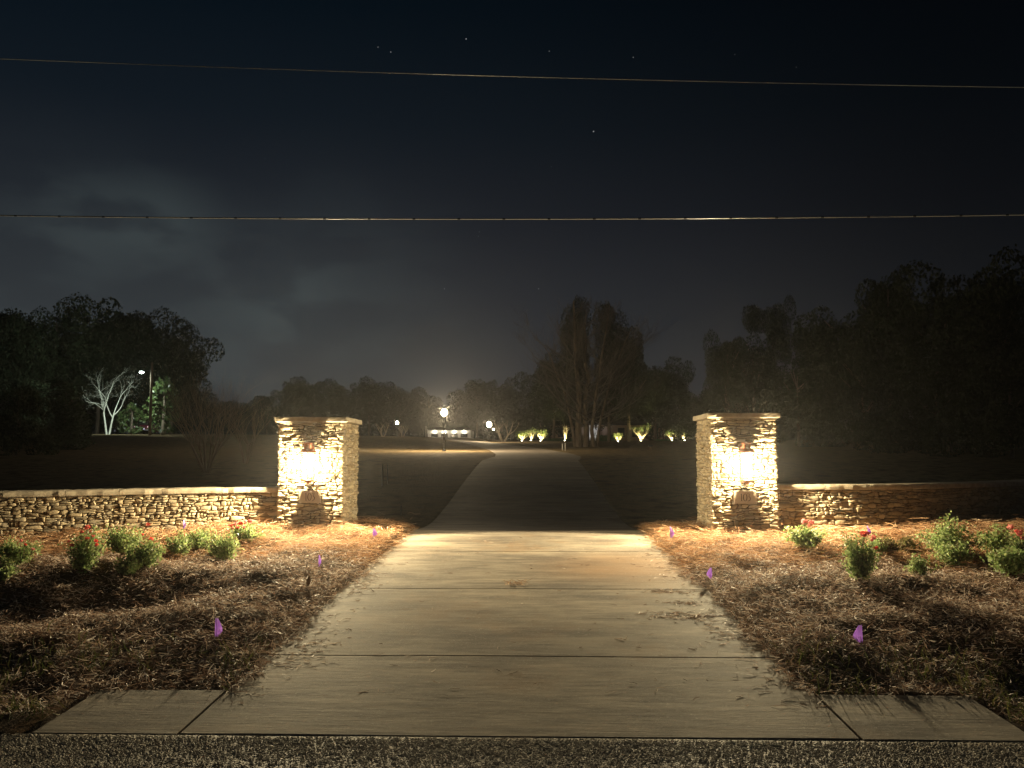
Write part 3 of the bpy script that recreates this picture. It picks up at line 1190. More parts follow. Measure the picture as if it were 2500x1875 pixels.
PL = (at(677, 1200, FY).x, at(838, 1200, FY).x)
PR = (at(1736, 1200, FY).x, at(1899, 1200, FY).x)
ZB = SLOPE * FY - .05
ZT_L = at(750, 1018, FY).z - .08
ZT_R = at(1820, 1008, FY).z - .08
tl, cxl = pillar(PL[0], PL[1], 40, 'square fieldstone gate pillar left of the drive with flat cap and lit lantern', ZB, ZT_L)
tr_, cxr = pillar(PR[0], PR[1], 70, 'square fieldstone gate pillar right of the drive with flat cap and clear 103 plaque', ZB, ZT_R)
lantern(cxl, 'lit copper topped wall lantern on the left gate pillar', 1)
lantern(cxr, 'lit copper topped wall lantern on the right gate pillar', -1)


def wall(pts, z_of, name_label, seed, thick=.36):
    """low curved wall through plan points (ordered so that its front is on the right hand = -y side when going +x)"""
    P_ = np.array(pts, float)
    # resample smoothly (Catmull-Rom)
    out = []
    for i in range(len(P_) - 1):
        p0_, p1_, p2_, p3_ = P_[max(i - 1, 0)], P_[i], P_[i + 1], P_[min(i + 2, len(P_) - 1)]
        for t in np.linspace(0, 1, 16, endpoint=False):
            out.append(.5 * ((2 * p1_) + (-p0_ + p2_) * t + (2 * p0_ - 5 * p1_ + 4 * p2_ - p3_) * t * t + (-p0_ + 3 * p1_ - 3 * p2_ + p3_) * t**3))
    out.append(P_[-1])
    Q = np.array(out)
    seg = np.linalg.norm(np.diff(Q, axis=0), axis=1)
    s = np.concatenate([[0], np.cumsum(seg)])
    Ltot = s[-1]

    def pos(u):
        return np.array([np.interp(u, s, Q[:, 0]), np.interp(u, s, Q[:, 1])])

    def nrm(u):
        d = pos(min(u + .05, Ltot)) - pos(max(u - .05, 0))
        d /= np.linalg.norm(d)
        return np.array([d[1], -d[0]])      # front normal (towards -y)
    t = thing('stone_wall', name_label, 'wall', (0, 0, 0), 0, 'low fieldstone walls beside the gate')
    zb = .40

    def top(u):
        p = pos(u)
        return z_of(p[0])

    def path(u, v, n_):
        e_ = .05
        x_, y_ = np.interp(u, s, Q[:, 0]), np.interp(u, s, Q[:, 1])
        dx_ = np.interp(u + e_, s, Q[:, 0]) - np.interp(u - e_, s, Q[:, 0])
        dy_ = np.interp(u + e_, s, Q[:, 1]) - np.interp(u - e_, s, Q[:, 1])
        l_ = np.hypot(dx_, dy_)
        return (x_ + dy_ / l_ * n_, y_ - dx_ / l_ * n_, z_of(x_) - .085 - (H0 - v))
    H0 = .78
    v_, f_ = stonework(path, Ltot, H0, rowh=(.030, .068), stw=(.045, .165), seed=seed, depth=.040, gap=.008)
    link('stonework', mesh_np('wall_stonework', v_, f_, M['stone']), t)
    # core
    b_ = MB()
    n_ = 40
    vs = []
    for i in range(n_ + 1):
        u = Ltot * i / n_
        p, q = pos(u), nrm(u)
        f = p - q * .028
        r = p - q * thick
        tt = top(u) - .09
        vs += [(f[0], f[1], zb - .4), (f[0], f[1], tt), (r[0], r[1], tt), (r[0], r[1], zb - .4)]
    fs = []
    for i in range(n_):
        a_ = i * 4
        for k in range(4):
            fs.append((a_ + k, a_ + (k + 1) % 4, a_ + 4 + (k + 1) % 4, a_ + 4 + k))
    fs += [(0, 3, 2, 1), (n_ * 4, n_ * 4 + 1, n_ * 4 + 2, n_ * 4 + 3)]
    b_.add(vs, fs)
    b_.build('core', M['mortar'], t)
    # coping stones
    cb = MB()
    u = 0
    rg = np.random.default_rng(seed)
    while u < Ltot - .05:
        u2 = min(u + rg.uniform(.45, .85), Ltot)
        if Ltot - u2 < .2:
            u2 = Ltot
        m_ = 10
        nr = 5
        vs = []
        for i in range(m_ + 1):
            uu = u + .004 + (u2 - u - .008) * i / m_
            p, q = pos(uu), nrm(uu)
            k1 = (float(vnoise(uu * 9, 3, seed)) - .5) * .014
            tt = top(uu) + (float(vnoise(uu * 6, 9, seed)) - .5) * .006
            e = .006 if i in (0, m_) else 0
            ring = [(.045 + k1 - .010, -.082), (.045 + k1, -.07 + e), (.05 + k1 * 1.6, -.04), (.045 + k1, -.012 - e), (.030 + k1, 0 - e), (-thick / 2, 0 - e), (-thick - .03, 0 - e), (-thick - .04, -.082)]
            for a_, z_ in ring:
                pp = p + q * a_
                vs.append((pp[0], pp[1], tt + z_))
        kk = 8
        fs = []
        for i in range(m_):
            for k in range(kk):
                fs.append((i * kk + k, i * kk + (k + 1) % kk, (i + 1) * kk + (k + 1) % kk, (i + 1) * kk + k))
        fs += [tuple(range(kk - 1, -1, -1)), tuple(range(m_ * kk, m_ * kk + kk))]
        cb.add(vs, fs)
        u = u2
    cb.build('coping', M['cap'], t)
    return t


WS = FY + .13
zl = lambda x: at(400, 1188, WS).z + .012 * (x + 3.7)
zr = lambda x: at(2000, 1181, WS + .1).z - .0 * x
wall([(-8.6, WS - 1.30), (-7.2, WS - .86), (-6.0, WS - .48), (-5.0, WS - .20), (-4.3, WS - .04), (PL[0] - .0, WS)], lambda x: 1.278 + .010 * (x + 3.7) * (x < -3.7),
     'low fieldstone wall brightly lit left of the gate with pale coping', 101)
wall([(PR[1], WS), (4.3, WS + .04), (4.9, WS + .14), (5.5, WS + .36), (6.2, WS + .72), (7.2, WS + 1.38), (8.6, WS + 2.5), (10.2, WS + 4.0)], lambda x: 1.325 - .004 * (x - 3.6),
     'low fieldstone wall right of the gate curving back into the dark', 131)


# ------------------------------------------------------------------ rose shrubs
def shrub(px, py, wpx, hpx, label, leaf='leaf', flowers=(), dens=1.0, cat='rose bush', off=.05):
    p = on_ground(px, py, off)
    d = p.y
    w = wpx * d / F * 1.15
    h = hpx * d / F * 1.2
    t = thing('rose_shrub', label, cat, (p.x, p.y, gz(p.x, p.y)), 0, 'low rose shrubs planted in front of the walls')
    rg = random.Random(int(px * 7 + py))
    st = MB()
    tips = []
    for k in range(int(16 * dens) + 6):
        a_ = rg.uniform(0, 6.28)
        rr = math.sqrt(rg.random())
        ex, ey, ez = rr * w * .46 * math.cos(a_), rr * w * .42 * math.sin(a_), h * (1.0 - .45 * rr * rr) * rg.uniform(.72, 1.02)
        mid_ = (ex * .35 + rg.gauss(0, .01), ey * .35 + rg.gauss(0, .01), ez * .5)
        st.tube([(ex * .05, ey * .05, -.02), mid_, (ex, ey, ez)], [.006, .0045, .002], 4)
        tips.append((ex, ey, ez))
        for q in range(2):
            e2 = (mid_[0] + rg.gauss(0, w * .16), mid_[1] + rg.gauss(0, w * .16), mid_[2] + rg.uniform(.05, .4) * h)
            st.tube([mid_, e2], [.003, .0015], 4)
            tips.append(e2)
    st.build('stems', M['stem'], t)
    nn = int(1900 * dens * min(1.6, max(.5, w / .42)))
    T = np.array(tips)
    wt_ = RNG.uniform(0, 1, len(T))**1.8 + .03
    idx = RNG.choice(len(T), nn, p=wt_ / wt_.sum())
    tt = RNG.uniform(.30, 1.12, nn)[:, None]
    P_ = T[idx] * tt + RNG.normal(0, 1, (nn, 3)) * np.array([w * .062, w * .062, h * .06])
    P_[:, 2] = np.maximum(P_[:, 2], .015)
    link('leaves', leafmesh('leaves', P_, .0165 * (1.0 if w > .3 else .85), M[leaf], aspect=.6), t)
    for fx, fy, fs, fm in flowers:
        q = at(fx, fy, d - w * .28) - Vector(t.location)
        k = 26
        D_ = RNG.normal(0, 1, (k, 3))
        D_ /= np.linalg.norm(D_, axis=1)[:, None]
        r = fs * d / F * .5
        D_[:, 2] *= .75
        me_ = leafmesh('flower', D_ * r * .7, r * .45, M[fm], aspect=.9, nrm=D_ * 1.5)
        o = link('flower', me_, t)
        o.location = q
        sb = MB()
        sb.tube([(0, 0, 0), (-q.x * .2, -q.y * .2, -min(q.z * .5, .12))], .002, 4)
        s_ = sb.build('flower_stalk', M['stem'], o)
    return t


rd, pk = 'petal', 'petalp'
shrub(38, 1372, 100, 60, 'wide dark green rose bush at the left edge below the wall', flowers=[(52, 1320, 9, pk), (80, 1340, 9, pk), (62, 1330, 7, rd)], dens=1.1)
shrub(4, 1408, 60, 38, 'small half hidden rose bush in the bottom left corner of the left bed', dens=.7)
shrub(204, 1390, 92, 102, 'tall rose bush full of red blooms in the left bed', flowers=[(213, 1287, 14, rd), (200, 1298, 9, rd), (221, 1297, 8, rd), (213, 1313, 10, rd), (228, 1308, 8, rd), (234, 1320, 12, rd), (236, 1330, 10, rd), (168, 1321, 9, rd), (176, 1331, 11, rd)], dens=1.25)
shrub(300, 1352, 100, 70, 'broad olive green rose bush with one red bloom on its front', flowers=[(369, 1316, 14, rd), (361, 1280, 11, rd), (348, 1305, 7, rd)], dens=1.1)
shrub(355, 1374, 90, 62, 'bushy rose shrub low in the left bed just behind the smallest one', dens=1.0)
shrub(318, 1398, 66, 46, 'small dark rose shrub at the front of the left bed', dens=.8)
shrub(436, 1352, 64, 52, 'pale green flowerless shrub below the purple flag at the left wall', dens=.8)
shrub(492, 1334, 84, 48, 'bright yellow green shrub against the lit left wall', flowers=[(452, 1306, 8, rd)], dens=.9)
shrub(550, 1360, 78, 60, 'round green rose bush casting a hard shadow, second from left pillar', dens=1.0)
shrub(600, 1318, 72, 40, 'rose bush topped with pink and red blooms beside the left pillar', flowers=[(563, 1282, 12, rd), (575, 1279, 13, pk), (588, 1277, 13, rd), (598, 1275, 12, pk), (611, 1272, 13, pk), (580, 1288, 10, rd), (595, 1287, 9, pk), (567, 1290, 9, pk)], dens=1.0)
shrub(1968, 1330, 92, 50, 'bright leafy rose bush with two pink blooms beside the right pillar', flowers=[(1963, 1272, 17, pk), (1981, 1275, 15, pk), (1975, 1283, 8, pk)], dens=1.1)
shrub(2100, 1410, 84, 96, 'tall fresh green rose bush with red blooms on top under a purple flag', flowers=[(2108, 1303, 18, rd), (2118, 1302, 13, rd), (2134, 1311, 14, pk), (2139, 1337, 13, rd), (2128, 1318, 9, pk)], dens=1.6)
shrub(2138, 1352, 50, 40, 'small green bush half hidden behind the tall red flowering one', dens=.8)
shrub(2170, 1345, 70, 40, 'low dry bush with dull leaves near the right wall', leaf='leafdry', dens=.6)
shrub(2222, 1343, 62, 36, 'low dry brown bush between the flag and the big round shrub', leaf='leafdry', dens=.6)
shrub(2245, 1402, 60, 44, 'small bright green shrub alone in the middle of the right bed', dens=.9)
shrub(2318, 1352, 110, 74, 'largest round grey green shrub at the back of the right bed', dens=1.5)
shrub(2336, 1376, 90, 54, 'green shrub just in front of the largest round one', dens=1.2)
shrub(2440, 1346, 80, 60, 'rose bush with a single pink bloom at the back right', flowers=[(2466, 1287, 17, pk)], dens=1.0)
shrub(2496, 1360, 70, 60, 'rose bush with a cluster of pink blooms at the right edge', flowers=[(2490, 1300, 20, pk), (2482, 1296, 11, rd), (2497, 1312, 13, pk)], dens=1.0)
shrub(2470, 1398, 96, 62, 'wide flowerless bush low at the right edge', dens=1.2)


# ------------------------------------------------------------------ marker flags
def flag(px, ptop, pbot, wpx, label, side=1, base=5):
    p = on_ground(px, pbot + base, .02)
    d = p.y
    t = thing('marker_flag', label, 'marker flag', (p.x, p.y, gz(p.x, p.y)), 0, 'purple marker flags stuck in the beds')
    topz = at(px, ptop, d).z - t.location.z
    botz = at(px, pbot, d).z - t.location.z
    w = wpx * d / F
    b_ = MB()
    b_.tube([(0, 0, -.05), (.002, 0, topz * .5), (0, 0, topz)], .0022, 6)
    b_.build('wire_stake', M['wire'], t)
    f = MB()
    hh = topz - botz
    vs = []
    NX, NZ = 5, 6
    for j in range(NZ + 1):
        v = j / NZ
        for i in range(NX + 1):
            u = i / NX
            # hung kite: narrow top, wide belly, pointed foot
            wid = w * (.25 + 1.2 * v if v < .62 else (.99 - (v - .62) * 1.5)) * .95
            x = side * (u * wid - .12 * w)
            zz_ = topz - hh * (v * (1 - .10 * u) + .05 * u)
            y_ = -.012 * math.sin(u * 5 + v * 2) - .02 * u * v
            vs.append((x, y_, zz_))
    k = NX + 1
    fs = [(j * k + i, j * k + i + 1, (j + 1) * k + i + 1, (j + 1) * k + i) for j in range(NZ) for i in range(NX)]
    f.add(vs, fs)
    o = f.build('flag_sheet', M['flag'], t)
    sm = o.modifiers.new('thin', 'SOLIDIFY')
    sm.thickness = .0012
    return t


flag(448, 1269, 1291, 9, 'purple marker flag standing against the lit left wall', 1, 8)
flag(912, 1289, 1312, 13, 'purple marker flag beside the left pillar near the drive edge', 1, 3)
flag(779, 1354, 1384, 8, 'narrow purple marker flag edge-on in the mulch left of the drive', 1, 4)
flag(528, 1508, 1556, 22, 'large purple marker flag low in the left bed', 1, 4)
flag(1637, 1285, 1314, 12, 'purple marker flag beside the right pillar near the drive edge', 1, 3)
flag(1736, 1385, 1413, 15, 'purple marker flag on the right bank halfway down the drive', -1, 4)
flag(2102, 1525, 1570, 26, 'large purple marker flag low in the right bed', -1, 4)
flag(2119, 1283, 1307, 10, 'purple marker flag standing behind red roses near the right wall', 1, 16)

# dead leaf standing in the left mulch
p = on_ground(752, 1432, .02)
b = MB()
vs = []
for j in range(7):
    v = j / 6
    for i in range(3):
        u = i - 1
        vs.append((u * .022 * math.sin(math.pi * (.1 + .85 * v)) + .02 * v * v, -.01 * abs(u) + .01 * math.sin(v * 4), .10 * v))
b.add(vs, [(j * 3 + i, j * 3 + i + 1, j * 3 + i + 4, j * 3 + i + 3) for j in range(6) for i in range(2)])
b.tube([(0, 0, -.03), (0, .003, .02), (.02, .006, .10)], .0022, 5)
M['deadleaf'] = mat('dead_leaf', ((.28, .17, .09), (.42, .28, .16)), .7, 20)
o = b.build('dead_leaf', M['deadleaf'], None, (p.x, p.y, gz(p.x, p.y) + .02))
tag(o, 'curled brown dead leaf standing in the mulch left of the drive', 'leaf')


# ------------------------------------------------------------------ overhead wires
def wire(p0_, p1_, sag, rad, label, lash=0):
    b_ = MB()
    n_ = 120
    pts = []
    for i in range(n_ + 1):
        t = i / n_
        q = p0_.lerp(p1_, t)
        q.z -= sag * 4 * t * (1 - t)
        pts.append(q)
    b_.tube(pts, rad, 8)
    t = thing('overhead_cable', label, 'cable', tuple(p0_))
    for i, v in enumerate(b_.v):
        b_.v[i] = tuple(Vector(v) - p0_)
    b_.build('cable_strand', M['cable'], t, smooth=True)
    if lash:
        total = (p1_ - p0_).length
        k = int(total / lash)
        for i in range(1, k):
            u = i / k
            q = p0_.lerp(p1_, u)
            q.z -= sag * 4 * u * (1 - u)
            q = q - p0_
            l_ = MB()
            l_.tube([Vector((-.018, 0, 0)), Vector((.018, 0, 0))], rad * 1.12, 8)
            l_.build('lashing_clamp', M['dark'], t, q)
    return t


def wire_px(pts_px, Yw, ext=1.0):
    a_ = at(pts_px[0][0], pts_px[0][1], Yw)
    b_ = at(pts_px[1][0], pts_px[1][1], Yw)
    d = b_ - a_
    lift = Vector((0, 0, .19))
    return a_ - d * ext + lift, b_ + d * ext + lift


a_, b_ = wire_px(((0, 526), (2500, 524)), 10.0, .6)
wire(a_, b_, .24, .0085, 'lower overhead cable with dark lashing marks, brighter above each lantern', .56)
a_, b_ = wire_px(((0, 142), (2500, 212)), 11.6, .6)
wire(a_, b_, .25, .0062, 'upper thin overhead power line sloping across the dark sky')


# ------------------------------------------------------------------ trees
def branch(b_, p, d, length, rad, depth, rg, spread=.5, up=.15, nseg=3, n=5, kids=(2, 3), shrink=.72, tips=None):
    pts = [p]
    rr = [rad]
    q = p.copy()
    dd = d.copy()
    for i in range(nseg):
        dd = (dd + Vector((rg.gauss(0, .13), rg.gauss(0, .13), rg.gauss(0, .08) + up * .25))).normalized()
        q = q + dd * length / nseg
        pts.append(q.copy())
        rr.append(rad * (1 - .38 * (i + 1) / nseg))
    b_.tube(pts, rr, max(3, n), False)
    if depth == 0:
        if tips is not None:
            tips.append(q.copy())
        return
    k = rg.randint(*kids)
    for j in range(k):
        i = nseg if j == 0 else rg.randint(1, nseg)
        s0 = pts[i]
        sp = spread * (.45 if j == 0 else 1)
        nd = (dd + Vector((rg.gauss(0, sp), rg.gauss(0, sp), rg.gauss(0, sp * .6) + up))).normalized()
        branch(b_, s0, nd, length * shrink * rg.uniform(.8, 1.15), rr[i] * (.8 if j == 0 else .55), depth - 1, rg, spread, up, nseg, max(3, n - 1), kids, shrink, tips)


def fit(me_list, hgt, wid):
    """scale meshes (base at origin) to height 1-based target"""
    mn = np.array([1e9] * 3)
    mx = -mn
    for me_ in me_list:
        v = np.empty(len(me_.vertices) * 3)
        me_.vertices.foreach_get('co', v)
        v = v.reshape(-1, 3)
        mn = np.minimum(mn, np.percentile(v, .5, axis=0))
        mx = np.maximum(mx, np.percentile(v, 99.5, axis=0))
    return mn, mx


def crown_mesh(kind, seed, n=7000):
    rg = np.random.default_rng(seed)
    pts = []
    nr = []
    if kind == 'round':
        lobes = [((rg.normal(0, .20), rg.normal(0, .20), rg.uniform(.30, .86)), rg.uniform(.09, .17)) for _ in range(34)] + [((0, 0, .6), .26), ((.1, 0, .4), .2), ((-.1, 0, .35), .2)]
    elif kind == 'tall':
        lobes = [((rg.normal(0, .11), rg.normal(0, .11), z), (.08 + .11 * math.sin(math.pi * min(1, (z - .12) / .95))) * rg.uniform(.8, 1.2)) for z in np.linspace(.2, .92, 26)]
    elif kind == 'pine':
        lobes = [((rg.normal(0, .13), rg.normal(0, .13), rg.uniform(.55, .90)), rg.uniform(.08, .13)) for _ in range(26)]
    elif kind == 'low':
        lobes = [((rg.normal(0, .30), rg.normal(0, .25), rg.uniform(.06, .80)), rg.uniform(.11, .20)) for _ in range(34)]
    elif kind == 'column':
        lobes = [((rg.normal(0, .03), rg.normal(0, .03), z), .05 + .09 * (1 - z) * rg.uniform(.8, 1.3)) for z in np.linspace(.08, .95, 22)]
    for c, r in lobes:
        k = int(n * r * r / sum(q[1]**2 for q in lobes))
        d = rg.normal(0, 1, (k, 3))
        d /= np.linalg.norm(d, axis=1)[:, None]
        rad = r * (1 + rg.normal(0, .07, k)) * rg.uniform(.75, 1.0, k)**.5
        pts.append(np.array(c) + d * rad[:, None] * np.array([1, 1, .8]))
        nr.append(d)
    P_ = np.concatenate(pts)
    P_[:, 2] = np.maximum(P_[:, 2], .01)
    D_ = np.concatenate(nr)
    return P_, D_


PROTO = {}


def leafy_proto(kind, seed, matname, leaf=.016, n=7000):
    P_, D_ = crown_mesh(kind, seed, n)
    cme = leafmesh('crown', P_, leaf, M[matname], aspect=.7, nrm=D_)
    b_ = MB()
    rg = random.Random(seed)
    b_.tube([(0, 0, -.02), (.004, .003, .25), (.0, -.004, .55), (.006, 0, .8)], [.022, .017, .011, .004], 7)
    for k in range(9):
        z = rg.uniform(.25, .7)
        a_ = rg.uniform(0, 6.28)
        r = rg.uniform(.12, .26) * (.5 if kind in ('column', 'tall') else 1)
        b_.tube([(0, 0, z), (r * .5 * math.cos(a_), r * .5 * math.sin(a_), z + r * .35), (r * math.cos(a_), r * math.sin(a_), z + r * .8)], [.009, .006, .002], 5)
    tme = bpy.data.meshes.new('trunk')
    tme.from_pydata(b_.v, [], b_.f)
    tme.materials.append(M['bark'])
    v = np.concatenate([P_])
    wid = np.percentile(v[:, 0], 98.5) - np.percentile(v[:, 0], 1.5)
    top_ = np.percentile(v[:, 2], 99.7)
    return cme, tme, wid, top_


for nm, kd, sd, mm, lf, cnt in [('round', 'round', 1, 'crown', .011, 20000), ('round2', 'round', 5, 'crown', .011, 20000), ('tall', 'tall', 2, 'crown', .010, 16000),
                                ('pine', 'pine', 3, 'needle', .009, 12000), ('low', 'low', 4, 'crown', .014, 18000), ('column', 'column', 6, 'needle', .010, 12000)]:
    PROTO[nm] = leafy_proto(kd, sd, mm, lf, cnt)


def tree(kind, px, ptop, wpx, Y_, label, name='tree', cat='tree', group=None, rz=None, zbase=None):
    x = at(px, 1100, Y_).x
    zb = gz(x, Y_) if zbase is None else zbase
    zt = at(px, ptop, Y_).z
    cme, tme, wid, top_ = PROTO[kind]
    t = thing(name, label, cat, (x, Y_, zb - .02), random.uniform(0, 6.28) if rz is None else rz, group)
    hs = (zt - zb) / top_
    ws = wpx * Y_ / F / wid
    for nme, me_ in (('trunk', tme), ('crown', cme)):
        o = link(nme, me_, t)
        o.scale = (ws, ws, hs)
        if nme == 'trunk':
            s_ = (ws + hs) / 2
            o.scale = (s_ * .9, s_ * .9, hs)
    return t


GR_L = 'dark trees on the left skyline'
tree('round', 20, 752, 200, 88, 'dark spreading tree at the far left edge of the skyline', group=GR_L)
tree('round2', 128, 738, 220, 95, 'tallest dark tree with a flat broad top above the uplit bare tree', group=GR_L)
tree('round', 235, 772, 170, 100, 'dark tree filling the dip between the two tallest left crowns', group=GR_L)
tree('round', 318, 750, 250, 105, 'broad dark domed tree right behind the floodlight pole', group=GR_L)
tree('round2', 415, 790, 150, 108, 'dark tree forming the right shoulder of the left grove', group=GR_L)
tree('low', 70, 930, 200, 78, 'low dark tree underneath the left edge crowns', group=GR_L)
tree('low', 400, 900, 190, 112, 'low dark tree under the right shoulder of the left grove', group=GR_L)
tree('low', 200, 930, 190, 112, 'low dark undergrowth tree behind the uplit bare tree', group=GR_L)
tree('column', 158, 930, 110, 44, 'near black columnar evergreen left of the uplit bare tree', name='conifer', cat='conifer')
tree('low', 40, 945, 170, 36, 'olive green rounded shrub at the left edge behind the wall', name='large_shrub', cat='shrub')

GR_C = 'distant trees on the skyline behind the drive'
for k, (px, pt, w_, Y_, kd, lab) in enumerate([
        (560, 980, 120, 150, 'low', 'low far tree just left of the left pillar on the skyline'),
        (650, 968, 130, 160, 'low', 'low far tree behind the left pillar top left corner'),
        (715, 928, 95, 170, 'round', 'far rounded tree rising above the left edge of the left pillar cap'),
        (765, 922, 90, 175, 'round2', 'far rounded tree rising above the middle of the left pillar cap'),
        (822, 935, 90, 172, 'round', 'far tree rising above the right corner of the left pillar cap'),
        (900, 928, 130, 176, 'round', 'far domed tree above the leftmost post lamp'),
        (975, 938, 110, 172, 'round2', 'far domed tree between leftmost and tallest post lamps'),
        (1045, 968, 90, 185, 'low', 'low far tree directly behind the tallest post lamp'),
        (1115, 955, 90, 190, 'low', 'low far tree right of the tallest post lamp'),
        (1165, 930, 110, 180, 'round', 'far domed tree above the middle post lamp'),
        (1225, 928, 110, 178, 'round2', 'far domed tree between the middle post lamp and the big bare tree'),
]):
    tree(kd, px, pt, w_, Y_, lab, group=GR_C)
tree('tall', 1412, 730, 66, 100, 'tall narrow dark tree rising behind the top of the big bare tree')
tree('tall', 1488, 742, 80, 104, 'tall dark tree with a twin top right of the big bare tree')
tree('round', 1535, 815, 150, 108, 'dark tree on the right flank of the big bare tree')
tree('round2', 1600, 880, 150, 120, 'dark tree sloping down right of the big bare tree')
tree('low', 1660, 930, 140, 125, 'low dark tree behind the pair of uplit myrtles near the right pillar')
tree('round', 1352, 872, 150, 118, 'dark tree on the left flank of the big bare tree')
tree('low', 1320, 960, 170, 128, 'low dark tree behind the uplit myrtles by the drive')
tree('low', 1480, 935, 200, 135, 'low dark tree mass behind the big bare tree trunks')

GR_R = 'dark trees on the right skyline'
tree('round', 1780, 818, 130, 62, 'dark rounded tree left of the right pillar cap on the skyline', group=GR_R)
tree('round2', 1845, 815, 150, 66, 'dark tree directly above the right pillar cap', group=GR_R)
tree('pine', 1893, 726, 84, 72, 'pine with a flat tufted top above the right pillar', name='pine_tree', cat='pine tree', group=GR_R)
tree('round', 1995, 795, 180, 64, 'dark tree right of the tufted pine', group=GR_R)
tree('round2', 2085, 745, 210, 56, 'dark tree at the foot of the rising right tree mass', group=GR_R)
tree('round', 2180, 672, 230, 48, 'tall dark tree forming the step of the right tree mass', group=GR_R)
tree('round2', 2320, 668, 260, 44, 'tall dark tree in the middle of the right tree mass', group=GR_R)
tree('round', 2450, 645, 280, 40, 'tallest dark tree at the right edge of the skyline', group=GR_R)
tree('low', 1760, 950, 200, 80, 'low dark tree behind the left side of the right pillar', group=GR_R)
tree('low', 1950, 900, 220, 60, 'low dark tree right of the right pillar', group=GR_R)
tree('low', 2110, 880, 260, 48, 'low dark tree beneath the right mass, left side', group=GR_R)
tree('low', 2290, 860, 300, 40, 'low dark tree beneath the right mass, middle', group=GR_R)
tree('low', 2470, 860, 320, 34, 'low dark tree beneath the right mass at the photo edge', group=GR_R)


def bare(px, pbase_y, ptop, Y_, label, seed, trunks=1, rad=.2, depth=6, spread=.5, up=.15, m='twig', mt='bark', kids=(2, 3), lean=.25, wpx=None, name='bare_tree', cat='bare tree', crown_tips=None, group=None, shrink=.72):
    x = at(px, 1100, Y_).x
    zb = gz(x, Y_)
    h = at(px, ptop, Y_).z - zb
    t = thing(name, label, cat, (x, Y_, zb - .05), 0, group)
    rg = random.Random(seed)
    tb = MB()
    bb = MB()
    tips = []
    for k in range(trunks):
        a_ = 6.28 * k / max(trunks, 1) + rg.uniform(0, .6)
        off = Vector((math.cos(a_), math.sin(a_) * .5, 0)) * (rad * 1.3 if trunks > 1 else 0)
        d = Vector((math.cos(a_) * lean * (trunks > 1), math.sin(a_) * lean * .6 * (trunks > 1), 1)).normalized()
        l0 = h * .30
        p1_ = off + d * l0 + Vector((rg.gauss(0, .04), rg.gauss(0, .04), 0)) * h * .3
        tb.tube([off, off.lerp(p1_, .5) + Vector((rg.gauss(0, .02) * h * .2, 0, 0)), p1_], [rad, rad * .82, rad * .66], 8)
        nb = 4 if trunks == 1 else 3
        for j in range(nb):
            nd = (d + Vector((rg.gauss(0, spread), rg.gauss(0, spread), .25))).normalized()
            branch(bb, p1_ - d * l0 * .12 * j, nd, h * .24, rad * .5, depth, rg, spread, up, 3, 5, kids, shrink, tips)
    V_ = np.array(bb.v)
    zmx = np.percentile(V_[:, 2], 99.8)
    s_ = h / zmx
    sx = s_
    if wpx:
        wx = np.percentile(V_[:, 0], 99) - np.percentile(V_[:, 0], 1)
        sx = wpx * Y_ / F / wx
    o1 = tb.build('trunk', M[mt], t)
    o2 = bb.build('branches', M[m], t)
    for o in (o1, o2):
        o.scale = (sx, sx, s_)
    return t, o2


def big_bare(px, ptop, Y_):
    x = at(px, 1100, Y_).x
    zb = gz(x, Y_)
    h = at(px, ptop, Y_).z - zb
    t = thing('bare_tree', 'very large bare tree with several dark trunks in front of the uplit myrtles', 'bare tree', (x, Y_, zb - .05))
    rg = random.Random(4)
    tb, bb = MB(), MB()
    env = lambda v: np.interp(v, [.0, .12, .3, .5, .7, .85, 1.0], [3.0, 5.4, 6.3, 5.6, 3.9, 2.2, .7])

    def grow(p, d, ln, r, depth):
        q = p.copy()
        dd = d.copy()
        pts, rr = [p], [r]
        n_ = 4
        for i in range(n_):
            dd = (dd + Vector((rg.gauss(0, .12), rg.gauss(0, .12), .07 + rg.gauss(0, .05)))).normalized()
            q = q + dd * ln / n_
            pts.append(q.copy())
            rr.append(max(.006, r * (1 - .6 * (i + 1) / n_)))
        bb.tube(pts, rr, 4 if depth > 0 else 3, False)
        if depth:
            for j in range(6 if depth > 1 else 7):
                i = rg.randint(1, n_)
                nd = (dd * .9 + Vector((rg.gauss(0, .55), rg.gauss(0, .45), rg.uniform(-.1, .5)))).normalized()
                grow(pts[i], nd, ln * rg.uniform(.38, .6), rr[i] * .6, depth - 1)
    for k, (ox, oy, top_, lx, r0) in enumerate([(-.45, 0, 1.0, -.4, .26), (.05, .3, .93, .2, .22), (.55, -.1, .97, 1.4, .15), (.95, .1, .82, 2.6, .12), (-.8, .2, .7, -2.2, .12)]):
        pts = []
        rr = []
        for i in range(9):
            v = i / 8
            pts.append(Vector((ox + lx * v**1.6 + rg.gauss(0, .07), oy + rg.gauss(0, .07), h * top_ * v * .97)))
            rr.append(r0 * (1 - .88 * v) + .01)
        tb.tube(pts, rr, 8)
        for j in range(20):
            v = .13 + .84 * (j + rg.random()) / 20
            i = min(int(v * 8), 7)
            p = pts[i].lerp(pts[i + 1], v * 8 - i)
            a_ = rg.uniform(0, 6.28)
            e = env(v * top_) * rg.uniform(.55, 1.0)
            up_ = rg.uniform(.15, .75)
            ln = e * .75
            grow(p, Vector((math.cos(a_), math.sin(a_) * .8, up_)).normalized(), ln, max(.02, rr[i] * .42), 2)
    tb.build('trunk', M['bark'], t)
    bb.build('branches', M['twig'], t)


